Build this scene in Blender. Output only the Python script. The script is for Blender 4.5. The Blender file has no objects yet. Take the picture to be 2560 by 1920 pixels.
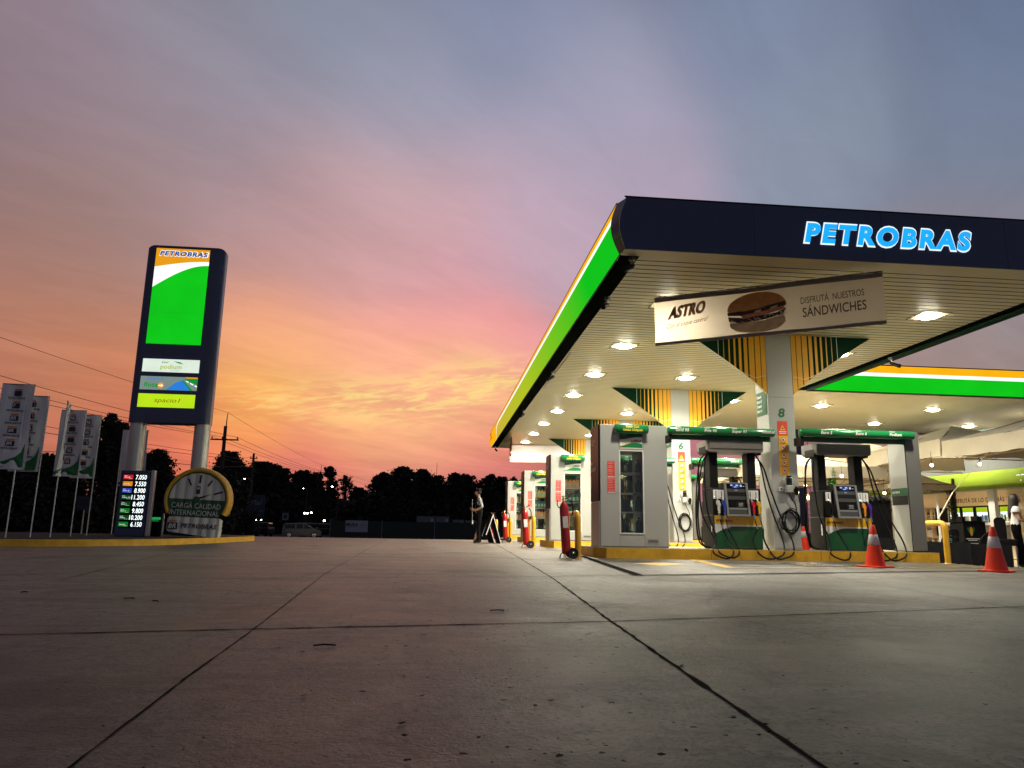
import bpy, bmesh, math, random
from mathutils import Vector, Matrix
random.seed(7)
R = math.radians
S = bpy.context.scene
COL = S.collection

# ------------------------------------------------------------------ camera
cam_d = bpy.data.cameras.new('camera'); cam = bpy.data.objects.new('camera', cam_d); COL.objects.link(cam)
cam_d.sensor_width = 36.0; cam_d.lens = 25.734; cam_d.clip_start = .05; cam_d.clip_end = 3000
rt = Vector((0.99515256, -0.0968701, 0.01695757)); up = Vector((-0.0351368, -0.18917888, 0.98131379)); fw = Vector((0.09185195, 0.97715277, 0.19166555))
m3 = Matrix((rt, up, -fw)).transposed()
cam.matrix_world = Matrix.Translation((0, 0, .55)) @ m3.to_4x4()
S.camera = cam

# ------------------------------------------------------------------ picture settings
S.view_settings.view_transform = 'Standard'; S.view_settings.look = 'None'
S.view_settings.exposure = 0.0; S.view_settings.gamma = 1.0; S.view_settings.use_curve_mapping = False
S.render.engine = 'CYCLES'
S.cycles.use_denoising = True; S.cycles.max_bounces = 8; S.cycles.transparent_max_bounces = 16
S.cycles.sample_clamp_indirect = 6.0; S.cycles.caustics_reflective = False; S.cycles.caustics_refractive = False

def lin(c):
    return c / 12.92 if c <= .04045 else ((c + .055) / 1.055) ** 2.4
def hexc(h):
    return tuple(lin(int(h[i:i + 2], 16) / 255) for i in (0, 2, 4))

# ------------------------------------------------------------------ node helpers
class NT:
    def __init__(s, nt): s.nt = nt
    def n(s, typ, **kw):
        nd = s.nt.nodes.new(typ)
        for k, v in kw.items(): setattr(nd, k, v)
        return nd
    def put(s, sock, v):
        if v is None: return
        if hasattr(v, 'links') or hasattr(v, 'is_output'): s.nt.links.new(v, sock)
        else:
            if hasattr(sock.default_value, '__len__') and len(sock.default_value) == 4 and len(v) == 3: v = (*v, 1)
            sock.default_value = v
    def m(s, op, a, b=None, c=None, clamp=False):
        nd = s.n('ShaderNodeMath', operation=op, use_clamp=clamp)
        for i, v in enumerate((a, b, c)): s.put(nd.inputs[i], v)
        return nd.outputs[0]
    def v(s, op, a, b=None, sc=None, val=False):
        nd = s.n('ShaderNodeVectorMath', operation=op)
        s.put(nd.inputs[0], a); s.put(nd.inputs[1], b)
        if sc is not None: s.put(nd.inputs['Scale'], sc)
        return nd.outputs['Value'] if val else nd.outputs['Vector']
    def noise(s, vec, scale, detail=3, rough=.5, dist=0, col=False):
        nd = s.n('ShaderNodeTexNoise'); s.put(nd.inputs['Vector'], vec)
        nd.inputs['Scale'].default_value = scale; nd.inputs['Detail'].default_value = detail
        nd.inputs['Roughness'].default_value = rough; nd.inputs['Distortion'].default_value = dist
        return nd.outputs['Color' if col else 'Fac']
    def mix(s, f, a, b, bl='MIX'):
        nd = s.n('ShaderNodeMix', data_type='RGBA', blend_type=bl)
        s.put(nd.inputs[0], f); s.put(nd.inputs[6], a); s.put(nd.inputs[7], b)
        return nd.outputs[2]
    def ramp(s, f, lo, hi, a=0., b=1.):
        nd = s.n('ShaderNodeMapRange', clamp=True); s.put(nd.inputs[0], f)
        for i, v in enumerate((lo, hi, a, b)): s.put(nd.inputs[i + 1], v)
        return nd.outputs[0]
    def xyz(s, x, y, z):
        nd = s.n('ShaderNodeCombineXYZ')
        for i, v in enumerate((x, y, z)): s.put(nd.inputs[i], v)
        return nd.outputs[0]
    def sep(s, v):
        nd = s.n('ShaderNodeSeparateXYZ'); s.put(nd.inputs[0], v); return nd.outputs

# ------------------------------------------------------------------ dusk sky: afterglow low in front, blue-grey overhead, dim high behind
world = bpy.data.worlds.new('World'); S.world = world; world.use_nodes = True
W = NT(world.node_tree); world.node_tree.nodes.clear()
SKY = [(-32.9, 31.3, 142, 123, 135), (-23.6, 34.2, 141, 138, 152), (-11.7, 36.8, 140, 147, 165), (5.5, 38.2, 137, 145, 170), (25.9, 36.7, 125, 137, 163), (42.6, 32.6, 108, 121, 149),
  (-31.4, 26.3, 138, 120, 130), (-25.4, 28.0, 152, 135, 145), (-17.2, 29.9, 146, 140, 155), (-4.6, 31.7, 155, 155, 175), (12.5, 32.2, 158, 158, 180), (28.9, 28.5, 138, 147, 166),
  (41.3, 25.9, 122, 135, 158), (-28.9, 20.2, 156, 127, 122), (-23.3, 21.4, 168, 138, 135), (-16.6, 23.8, 160, 140, 148), (-10.6, 24.1, 180, 150, 155), (-3.5, 24.2, 196, 166, 172),
  (5.8, 25.2, 184, 165, 182), (14.1, 26.5, 175, 160, 180), (-30.3, 15.7, 138, 110, 110), (-26.4, 16.2, 160, 125, 115), (-14.7, 19.2, 205, 150, 140), (-7.1, 19.7, 218, 160, 155),
  (0.9, 19.6, 225, 160, 165), (9.1, 22.2, 195, 165, 180), (-28.6, 11.3, 205, 130, 95), (-25.1, 10.7, 215, 135, 90), (-29.8, 13.7, 185, 125, 100), (3.8, 8.5, 240, 150, 125),
  (-15.0, 6.5, 245, 140, 90), (-16.0, 4.4, 225, 110, 95), (3.0, 4.5, 215, 120, 115), (-26.3, 4.6, 190, 110, 90), (-21.5, 5.0, 220, 115, 90), (37.6, 12.8, 165, 145, 138),
  (19.9, 5.2, 190, 120, 128), (34.7, 6.8, 170, 125, 125), (40.4, 18.0, 140, 135, 148), (4.4, 15.7, 250, 160, 155), (-0.6, 14.5, 250, 165, 155), (-5.6, 13.7, 248, 170, 150),
  (-12.3, 14.7, 248, 170, 130), (-15.8, 14.3, 245, 168, 115), (-11.1, 10.6, 250, 185, 115), (-14.6, 8.3, 255, 195, 90), (-7.2, 8.5, 252, 205, 125), (-0.4, 8.9, 248, 170, 140),
  (-3.3, 7.9, 253, 205, 130), (-4.2, 6.4, 243, 145, 120), (0.7, 6.5, 240, 150, 125), (-8.9, 5.4, 240, 130, 110), (-3.2, 5.0, 205, 120, 120), (-10.7, 4.6, 215, 115, 112),
  (2.5, 12.5, 252, 190, 148), (2.5, 10.7, 252, 205, 138), (-1.4, 9.6, 250, 195, 130), (5.6, 14.2, 240, 160, 160), (-7.8, 11.5, 248, 172, 135), (-2.9, 12.0, 249, 172, 145),
  (-34, 6, 180, 106, 92), (-10, 0, 168, 100, 98), (4, 0, 180, 106, 104), (18, 0, 164, 110, 116), (-24, 0, 160, 96, 90), (-34, -4, 122, 80, 80), (36, 0, 148, 110, 112)]
FAR = [(5, 62, 84, 94, 118, 24), (5, 88, 50, 58, 76, 14), (-70, 20, 106, 90, 98, 14), (80, 20, 88, 96, 116, 14), (-110, 35, 54, 60, 76, 8), (110, 35, 54, 62, 78, 8), (185, 55, 38, 42, 56, 9), (185, 10, 138, 132, 148, 16), (-125, 8, 138, 116, 120, 16), (125, 8, 128, 132, 148, 16), (0, -80, 26, 24, 22, 4)]  # unseen low band behind is brightened to light camera-facing surfaces
tc = W.n('ShaderNodeTexCoord'); d0 = tc.outputs['Generated']
sx, sy, sz = W.sep(d0)
zz = W.m('ADD', W.m('MAXIMUM', sz, 0.), .10)
px = W.m('DIVIDE', sx, zz); py = W.m('DIVIDE', sy, zz)
# cloud plane coordinates turned so that the streaks run towards the afterglow
ca, sa = math.cos(R(-48)), math.sin(R(-48))
pu = W.m('ADD', W.m('MULTIPLY', px, ca), W.m('MULTIPLY', py, sa)); pv = W.m('SUBTRACT', W.m('MULTIPLY', py, ca), W.m('MULTIPLY', px, sa))
streak = W.noise(W.xyz(W.m('MULTIPLY', pu, 1.15), W.m('MULTIPLY', pv, .30), 0.), 1.6, 5, .58, .9)
wisp = W.noise(W.xyz(W.m('MULTIPLY', pu, .8), W.m('MULTIPLY', pv, .34), 4.), 7.0, 8, .66, 1.4)
warp = W.noise(W.xyz(W.m('MULTIPLY', pu, .9), W.m('MULTIPLY', pv, .35), 9.), 1.1, 4, .55, .4, col=True)
dv = W.v('NORMALIZE', W.v('ADD', d0, W.v('SCALE', W.v('SUBTRACT', warp, (.5, .5, .5)), sc=W.ramp(sz, .05, .30, .035, .10))))
accc = accw = None
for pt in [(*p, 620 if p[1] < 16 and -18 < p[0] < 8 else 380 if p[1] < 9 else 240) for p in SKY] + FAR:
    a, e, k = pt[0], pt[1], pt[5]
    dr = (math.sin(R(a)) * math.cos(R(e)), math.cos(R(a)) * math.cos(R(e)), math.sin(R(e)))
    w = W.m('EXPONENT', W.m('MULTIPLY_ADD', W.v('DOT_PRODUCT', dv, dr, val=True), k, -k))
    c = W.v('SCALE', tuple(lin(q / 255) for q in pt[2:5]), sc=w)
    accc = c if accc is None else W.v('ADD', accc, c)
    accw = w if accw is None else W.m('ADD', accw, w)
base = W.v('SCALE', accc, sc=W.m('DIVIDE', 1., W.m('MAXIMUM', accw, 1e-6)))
# thin high cloud: soft bands lighter and darker than the air between them
st = W.ramp(streak, .30, .70, .85, 1.15); ws = W.ramp(wisp, .32, .68, .945, 1.07)
low = W.ramp(sz, .02, .30, 1., .55)
amt = W.m('MULTIPLY_ADD', W.m('SUBTRACT', W.m('MULTIPLY', st, ws), 1.), low, 1.)
base = W.v('SCALE', base, sc=amt)
# rippled bright bank over the place where the sun went down
az = W.m('MULTIPLY', W.m('ARCTAN2', sx, sy), 57.2958); el = W.m('MULTIPLY', W.m('ARCSINE', sz), 57.2958)
def glow(a, e, wa, we, tilt):
    da = W.m('SUBTRACT', az, a); de = W.m('SUBTRACT', W.m('SUBTRACT', el, e), W.m('MULTIPLY', da, tilt))
    q = W.m('ADD', W.m('POWER', W.m('ABSOLUTE', W.m('DIVIDE', da, wa)), 2.), W.m('POWER', W.m('ABSOLUTE', W.m('DIVIDE', de, we)), 2.))
    return W.m('EXPONENT', W.m('MULTIPLY', q, -1.))
rv = W.xyz(W.m('MULTIPLY', az, .16), W.m('SUBTRACT', W.m('MULTIPLY', el, 1.0), W.m('MULTIPLY', az, .13)), 2.)
rip = W.noise(rv, 1.0, 5, .6, .8)
fine = W.noise(W.v('MULTIPLY', rv, (2.6, 2.4, 1)), 1.0, 5, .62, .9)
gp = W.m('ADD', W.m('ADD', glow(3., 11.2, 5.2, 1.5, .12), glow(-4.5, 9.3, 6., 1.6, .02)), W.m('MULTIPLY', glow(-14, 8.8, 4., 1.2, 0.), .6), clamp=True)
mixn = W.m('MULTIPLY_ADD', fine, .45, W.m('MULTIPLY', rip, .6))
bank = W.m('MULTIPLY', gp, W.ramp(mixn, .49, .60))
base = W.mix(W.m('MULTIPLY', bank, .88), base, hexc('ffe08c'))
gq = W.m('ADD', glow(1., 10.2, 9., 2.3, .05), glow(-12., 9.4, 7., 2.0, 0.), clamp=True)
dk = W.m('MULTIPLY', W.m('MULTIPLY', gq, .45), W.ramp(mixn, .36, .50, 1., 0.))
base = W.mix(dk, base, hexc('ee9488'))
hs = W.n('ShaderNodeHueSaturation'); hs.inputs['Saturation'].default_value = 1.0; W.put(hs.inputs['Color'], base); base = hs.outputs[0]
bg = W.n('ShaderNodeBackground'); wo = W.n('ShaderNodeOutputWorld')
W.put(bg.inputs['Color'], base); bg.inputs['Strength'].default_value = 1.0
W.nt.links.new(bg.outputs[0], wo.inputs[0])
world.cycles.sampling_method = 'MANUAL'; world.cycles.sample_map_resolution = 512

# the sun is already under the horizon: only its faint, wide, warm rest
sun_d = bpy.data.lights.new('sun', 'SUN'); sun_d.energy = .04; sun_d.angle = R(20); sun_d.color = (1, .62, .42)
sun = bpy.data.objects.new('sun', sun_d); COL.objects.link(sun)
sun.rotation_euler = Vector((-.02, -.99, -.12)).to_track_quat('-Z', 'Y').to_euler()

# ------------------------------------------------------------------ materials
MATS = {}
def pm(name, col, rough=.5, metal=0., var=.12, scale=6., bump=0., bscale=40., coat=0., spec=.5, stretch=None, rvar=.0, trans=0.):
    mt = bpy.data.materials.new(name); mt.use_nodes = True; T = NT(mt.node_tree)
    b = mt.node_tree.nodes['Principled BSDF']
    if isinstance(col, str): col = hexc(col)
    g = T.n('ShaderNodeNewGeometry'); pos = g.outputs['Position']
    if stretch: pos = T.v('MULTIPLY', pos, stretch)
    nz = T.noise(pos, scale, 5, .6)
    T.put(b.inputs['Base Color'], T.mix(T.ramp(nz, .25, .75), tuple(c * (1 - var) for c in col), tuple(min(1, c * (1 + var)) for c in col)))
    if rvar: T.put(b.inputs['Roughness'], T.ramp(T.noise(pos, scale * 2.3, 4), .25, .75, max(0, rough - rvar), min(1, rough + rvar)))
    else: b.inputs['Roughness'].default_value = rough
    b.inputs['Metallic'].default_value = metal; b.inputs['Coat Weight'].default_value = coat; b.inputs['Specular IOR Level'].default_value = spec
    b.inputs['Coat Roughness'].default_value = .08
    if bump:
        bn = T.n('ShaderNodeBump'); bn.inputs['Strength'].default_value = bump; bn.inputs['Distance'].default_value = .02
        T.put(bn.inputs['Height'], T.noise(pos, bscale, 4, .6)); T.nt.links.new(bn.outputs[0], b.inputs['Normal'])
    MATS[name] = mt; return mt
def em(name, col, s=1., var=.04, scale=3.):
    mt = bpy.data.materials.new(name); mt.use_nodes = True; T = NT(mt.node_tree); mt.node_tree.nodes.clear()
    if isinstance(col, str): col = hexc(col)
    e = T.n('ShaderNodeEmission'); o = T.n('ShaderNodeOutputMaterial')
    g = T.n('ShaderNodeNewGeometry')
    T.put(e.inputs['Color'], T.mix(T.ramp(T.noise(g.outputs['Position'], scale, 3), .3, .7), tuple(c * (1 - var) for c in col), tuple(c * (1 + var) for c in col)))
    e.inputs['Strength'].default_value = s; T.nt.links.new(e.outputs[0], o.inputs[0]); MATS[name] = mt; return mt
def glass(name, tint=(.9, .95, .93), refl=.12):
    mt = bpy.data.materials.new(name); mt.use_nodes = True; T = NT(mt.node_tree); mt.node_tree.nodes.clear()
    tr = T.n('ShaderNodeBsdfTransparent'); T.put(tr.inputs[0], tint); gl = T.n('ShaderNodeBsdfGlossy'); gl.inputs['Roughness'].default_value = .02
    fr = T.n('ShaderNodeFresnel'); fr.inputs[0].default_value = 1.5; mx = T.n('ShaderNodeMixShader'); o = T.n('ShaderNodeOutputMaterial')
    T.nt.links.new(fr.outputs[0], mx.inputs[0]); T.nt.links.new(tr.outputs[0], mx.inputs[1]); T.nt.links.new(gl.outputs[0], mx.inputs[2]); T.nt.links.new(mx.outputs[0], o.inputs[0])
    MATS[name] = mt; return mt

def cloth(name, col, tl=.35, var=.12, scale=2.2, bump=.3, bscale=5):
    mt = pm(name, col, .8, var=var, scale=scale, bump=bump, bscale=bscale); T = NT(mt.node_tree); b = mt.node_tree.nodes['Principled BSDF']; o = mt.node_tree.nodes['Material Output']
    t = T.n('ShaderNodeBsdfTranslucent'); T.put(t.inputs[0], tuple(c * .9 for c in col)); mx = T.n('ShaderNodeMixShader'); mx.inputs[0].default_value = tl
    T.nt.links.new(b.outputs[0], mx.inputs[1]); T.nt.links.new(t.outputs[0], mx.inputs[2]); T.nt.links.new(mx.outputs[0], o.inputs[0])
# concrete slab: mottled, stained, with scuffs and fine grit; a little polished by tyres
def concrete(name, a, b, rough=.50, sp=.20):
    mt = bpy.data.materials.new(name); mt.use_nodes = True; T = NT(mt.node_tree); bs = mt.node_tree.nodes['Principled BSDF']
    pos = T.n('ShaderNodeNewGeometry').outputs['Position']
    n1 = T.noise(pos, .50, 7, .66, .6); n2 = T.noise(pos, 3.2, 7, .70, .4); n3 = T.noise(pos, 42, 4, .65)
    n4 = T.noise(T.v('MULTIPLY', pos, (.42, 2.0, 1)), 1.2, 7, .68, .9); n5 = T.noise(T.v('MULTIPLY', pos, (6., 1.0, 1)), 2.2, 6, .7, .3); n6 = T.noise(pos, 11, 5, .7, .2)
    c = T.mix(T.ramp(n1, .40, .61), a, b)
    c = T.mix(T.m('MULTIPLY', T.ramp(n4, .49, .64), .72), c, tuple(x * .38 for x in a))
    c = T.mix(T.m('MULTIPLY', T.ramp(n2, .50, .68), .55), c, tuple(x * 1.35 for x in b))
    c = T.mix(T.m('MULTIPLY', T.ramp(n6, .51, .62), .66), c, tuple(x * .42 for x in a))
    c = T.mix(T.m('MULTIPLY', T.ramp(n5, .54, .68), .42), c, tuple(x * .5 for x in a))
    c = T.mix(T.m('MULTIPLY', T.ramp(n3, .52, .61), .72), c, tuple(x * .36 for x in a))
    spots = T.n('ShaderNodeTexVoronoi'); T.put(spots.inputs['Vector'], T.v('ADD', pos, T.v('SCALE', T.noise(pos, 6, 3, col=True), sc=.16))); spots.inputs['Scale'].default_value = 2.3; spots.inputs['Randomness'].default_value = 1
    oil = T.m('MULTIPLY', T.ramp(spots.outputs['Distance'], .02, .11, 1, 0), T.ramp(T.noise(pos, 1.1, 3), .50, .60))
    c = T.mix(T.m('MULTIPLY', oil, .62), c, (.03, .027, .025))
    big = T.ramp(T.noise(T.v('ADD', pos, (3.7, 1.3, 0)), .75, 6, .64, .6), .53, .62)
    c = T.mix(T.m('MULTIPLY', big, .72), c, tuple(x * .36 for x in a))
    T.put(bs.inputs['Base Color'], c)
    T.put(bs.inputs['Roughness'], T.ramp(T.m('ADD', n1, T.m('MULTIPLY', n2, .6)), .5, 1.1, rough - .10, rough + .18)); bs.inputs['Specular IOR Level'].default_value = sp
    bn = T.n('ShaderNodeBump'); bn.inputs['Strength'].default_value = .5; bn.inputs['Distance'].default_value = .012
    T.put(bn.inputs['Height'], T.m('ADD', T.noise(pos, 60, 4, .65), T.m('MULTIPLY', n2, 2.2))); T.nt.links.new(bn.outputs[0], bs.inputs['Normal'])
    MATS[name] = mt
mt = pm('rubber_mark', (.05, .045, .04), .7); T = NT(mt.node_tree); mx = T.n('ShaderNodeMixShader'); tr = T.n('ShaderNodeBsdfTransparent'); g_ = T.n('ShaderNodeNewGeometry')
T.put(mx.inputs[0], T.ramp(T.noise(g_.outputs['Position'], 14, 4, .7), .35, .75, 0., .32)); T.nt.links.new(tr.outputs[0], mx.inputs[1]); T.nt.links.new(mt.node_tree.nodes['Principled BSDF'].outputs[0], mx.inputs[2]); T.nt.links.new(mx.outputs[0], mt.node_tree.nodes['Material Output'].inputs[0])
concrete('concrete', (.112, .095, .078), (.245, .215, .174), .44, .38)
concrete('bounce_slab', (.24, .22, .18), (.33, .305, .25), .38, .4)
concrete('dark_slab', (.080, .075, .063), (.135, .125, .105), .34, .4)
pm('asphalt', (.035, .034, .034), .8, var=.3, scale=2, bump=.4, bscale=90)
pm('soil', (.014, .014, .010), .95, var=.5, scale=3, bump=.7, bscale=30)
pm('joint', (.005, .0042, .0036), .95, var=.4, scale=9, spec=.05)
pm('litter', (.008, .006, .0045), .9, var=.5, scale=9, spec=.1)

pm('kerb_yellow', (.76, .42, .025), .5, var=.22, scale=5, bump=.2)
pm('kerb_top', (.20, .17, .10), .7, var=.25, scale=4)
pm('paint_yellow', (.60, .36, .03), .45, var=.25, scale=9)
pm('post_yellow', (.70, .38, .02), .35, var=.10, scale=7, coat=.3)
pm('navy', (.030, .050, .125), .42, var=.10, scale=.7)
pm('navy_dark', (.006, .008, .016), .35, var=.1, spec=.15)
pm('navy_trim', (.03, .018, .03), .25, var=.1)
pm('soffit', (.80, .73, .50), .42, var=.04, scale=1.2)
pm('soffit_gap', (.10, .09, .06), .8)
pm('black_gloss', (.006, .007, .006), .42, var=.2, scale=2, bump=.12, bscale=2.2, spec=.0)
pm('metal_grey', (.44, .44, .42), .36, .65, var=.05, scale=2)
pm('panel_grey', (.44, .452, .425), .42, .15, var=.04, scale=1.4, rvar=.05)
pm('panel_mid', (.17, .168, .155), .42, .2, var=.05, scale=1.5)
pm('panel_dark', (.16, .155, .15), .45, .2, var=.06, scale=2)
pm('steel', (.55, .55, .53), .25, .9, var=.06, scale=8)
pm('white_paint', (.76, .76, .73), .45, var=.04)
pm('white_cloth', (.74, .75, .77), .8, var=.06, scale=3, bump=.25, bscale=6)
pm('flag_green', (.018, .16, .05), .75, var=.15, scale=3)
pm('flag_ink', (.02, .022, .06), .75)
pm('flag_orange', (.62, .22, .03), .75)
cloth('banner_cream', (.80, .68, .53), .5, .12)
pm('banner_edge', (.24, .20, .18), .75, var=.1)
pm('ink_brown', (.075, .022, .012), .6)
pm('ink_brown_light', (.36, .14, .045), .6, var=.35, scale=3)
pm('ink_tan', (.20, .10, .035), .6)
pm('bun', (.66, .30, .085), .7, var=.22, scale=9); pm('bun_light', (.80, .56, .26), .7, var=.2, scale=9)
pm('meat', (.05, .025, .015), .6, var=.5, scale=25); pm('ham', (.72, .27, .12), .6, var=.2, scale=9); pm('cheese', (.62, .50, .30), .6, var=.3, scale=20)
pm('wing_green', (.003, .026, .011), .7, var=.1, spec=.06); pm('wing_yellow', (.85, .42, .015), .6, var=.05)
pm('sign_green', (.010, .20, .055), .22, var=.06, coat=.5); pm('sign_green_dark', (.008, .10, .035), .4)
pm('ink_white', (.85, .85, .82), .5); pm('ink_yellow', (.80, .72, .05), .5); pm('ink_black', (.012, .012, .014), .5); pm('ink_green', (.012, .13, .05), .5)
pm('red_label', (.72, .05, .03), .5, var=.08); pm('yellow_label', (.86, .47, .03), .5, var=.04); pm('label_red', (.75, .07, .03), .5)
pm('black_plastic', (.006, .006, .006), .55, var=.2, scale=5, spec=.22); pm('black_matt', (.005, .005, .006), .85, var=.3, spec=.12)
pm('hose', (.006, .006, .006), .6, spec=.15)
pm('grey_plastic', (.20, .205, .20), .42, var=.06, scale=3); pm('grey_plastic_dark', (.055, .058, .058), .4); pm('grey_head', (.17, .16, .145), .45, var=.05)
pm('pump_yellow', (.82, .47, .02), .35, var=.04, coat=.3); pm('pump_green', (.010, .09, .03), .35, var=.06, coat=.3)
pm('red_paint', (.42, .010, .010), .22, var=.08, coat=.6); pm('brass', (.55, .38, .12), .3, .9)
pm('cone_orange', (.95, .055, .012), .45, var=.06, scale=9); pm('cone_band', (.62, .60, .66), .35, var=.10, scale=14)
pm('oil_green', (.012, .12, .05), .3, coat=.3); pm('oil_dark', (.012, .13, .065), .3, coat=.3); pm('oil_orange', (.75, .28, .05), .3, coat=.3); pm('oil_yellow', (.62, .48, .05), .3, coat=.3); pm('oil_label', (.35, .42, .36), .5)
pm('nozzle_white', (.72, .70, .64), .4); pm('nozzle_blue', (.02, .07, .45), .4); pm('nozzle_red', (.60, .015, .05), .4); pm('nozzle_yellow', (.85, .50, .02), .4); pm('nozzle_orange', (.85, .30, .02), .4); pm('nozzle_purple', (.07, .02, .30), .4)
pm('skin', (.42, .22, .14), .55, var=.06); pm('hair_black', (.010, .008, .007), .4, var=.3); pm('shirt_grey', (.34, .36, .38), .8, bump=.3, bscale=18); pm('vest_black', (.006, .007, .010), .85, spec=.1); pm('trouser_black', (.005, .005, .006), .9, spec=.1); pm('blouse_white', (.80, .79, .76), .8, bump=.3, bscale=20); pm('shoe', (.010, .010, .010), .35)
pm('wood', (.28, .15, .08), .6, var=.25, scale=9)
cloth('tent_cloth', (.74, .66, .50), .3, .06, 2, .5, 3.5); pm('tent_frame', (.22, .13, .06), .6)
pm('lime_awning', (.20, .30, .006), .85, var=.05); pm('wall_grey', (.17, .18, .185), .6, var=.05, scale=1); pm('wall_teal', (.20, .29, .27), .6)
pm('store_beige', (.78, .62, .42), .7, var=.05); pm('store_floor', (.45, .42, .38), .3); pm('shelf_dark', (.05, .022, .015), .5); pm('product_red', (.50, .05, .04), .5); pm('product_teal', (.10, .42, .45), .5); pm('product_blue', (.03, .12, .38), .5); pm('product_mix', (.40, .38, .30), .5, var=.8, scale=22); pm('bottle_amber', (.25, .13, .03), .2)
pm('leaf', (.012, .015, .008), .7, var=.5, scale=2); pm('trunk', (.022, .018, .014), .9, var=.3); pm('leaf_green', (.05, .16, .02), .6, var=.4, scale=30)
pm('pole_wood', (.045, .032, .026), .85, var=.3); pm('wire', (.02, .016, .015), .7)
pm('fence_green', (.012, .022, .020), .75, var=.3, scale=2); pm('board_white', (.30, .32, .42), .7, var=.08); pm('board_navy', (.020, .026, .06), .7, var=.2); pm('board_text', (.16, .17, .24), .7)
pm('car_paint', (.15, .145, .14), .25, .3, coat=.8); pm('car_glass', (.012, .012, .014), .08); pm('tyre', (.012, .012, .012), .8)
pm('container', (.10, .11, .14), .7, var=.2)
pm('infl_white', (.56, .58, .57), .55, var=.05, scale=2); pm('infl_yellow', (.62, .36, .03), .5, var=.08); pm('infl_green', (.010, .075, .035), .5)
em('lamp_white', (1, .93, .74), 190., .0); em('led_green', '12c81c', .97, .07, 1.1); em('led_yellow', 'ffb512', 1.0); em('led_white', (1, 1, .98), 1.12, .05, 1.1); em('led_orange', 'f4a41c', .92)
em('letter_blue', '1eaaff', 1.1); em('letter_rim', (.85, .95, 1), 1.15); em('letter_navy', '1656a8', .85)
em('panel_white', 'e4f2e2', .95); em('panel_lime', 'bee61e', 1.0); em('panel_grey_lit', '8ca09a', .75); em('lit_green', '18a040', .8); em('lit_blue', '2f86e6', .9); em('lit_gold', 'b4c832', .9); em('lit_brown', '9a6414', .8)
em('digit', (.9, 1, 1), 1.5); em('chip_red', 'c8202c', .9); em('chip_orange', 'e68c1a', .9); em('chip_blue', '2c46be', .9); em('chip_green', '14802c', .8); em('chip_green_dark', '0c4a1c', .8); em('chip_ink', (.85, .95, .85), .8)
em('screen_blue', '2846a0', .9); em('screen_white', 'c8d2e6', .9)
em('bulb', (1, .72, .36), 30., 0); em('street_lamp', (1, .75, .45), 60., 0); em('street_lamp_white', (.9, .97, 1), 30., 0); em('car_lamp', (1, .88, .7), 22., 0)
em('fridge_lit', (.75, .88, .85), 1.5, .35, 14.); em('fridge_lime', 'b4d21e', .85); em('store_lamp', (1, .78, .48), 75., 0); em('ad_green', '24b45a', .7)
glass('pane'); glass('pane_dark', (.16, .19, .17))

# print on the long lit fascia: green at the near end running into yellow at the far end
mt = bpy.data.materials.new('led_green_to_yellow'); mt.use_nodes = True; T = NT(mt.node_tree); mt.node_tree.nodes.clear()
e = T.n('ShaderNodeEmission'); o = T.n('ShaderNodeOutputMaterial'); yy = T.sep(T.n('ShaderNodeNewGeometry').outputs['Position'])[1]
T.put(e.inputs[0], T.mix(T.ramp(yy, 22, 34), T.mix(T.ramp(yy, 12.5, 22), hexc('14c81e'), hexc('b4c828')), hexc('d6b83c'))); e.inputs[1].default_value = .95
T.nt.links.new(e.outputs[0], o.inputs[0]); MATS['led_green_to_yellow'] = mt

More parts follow.
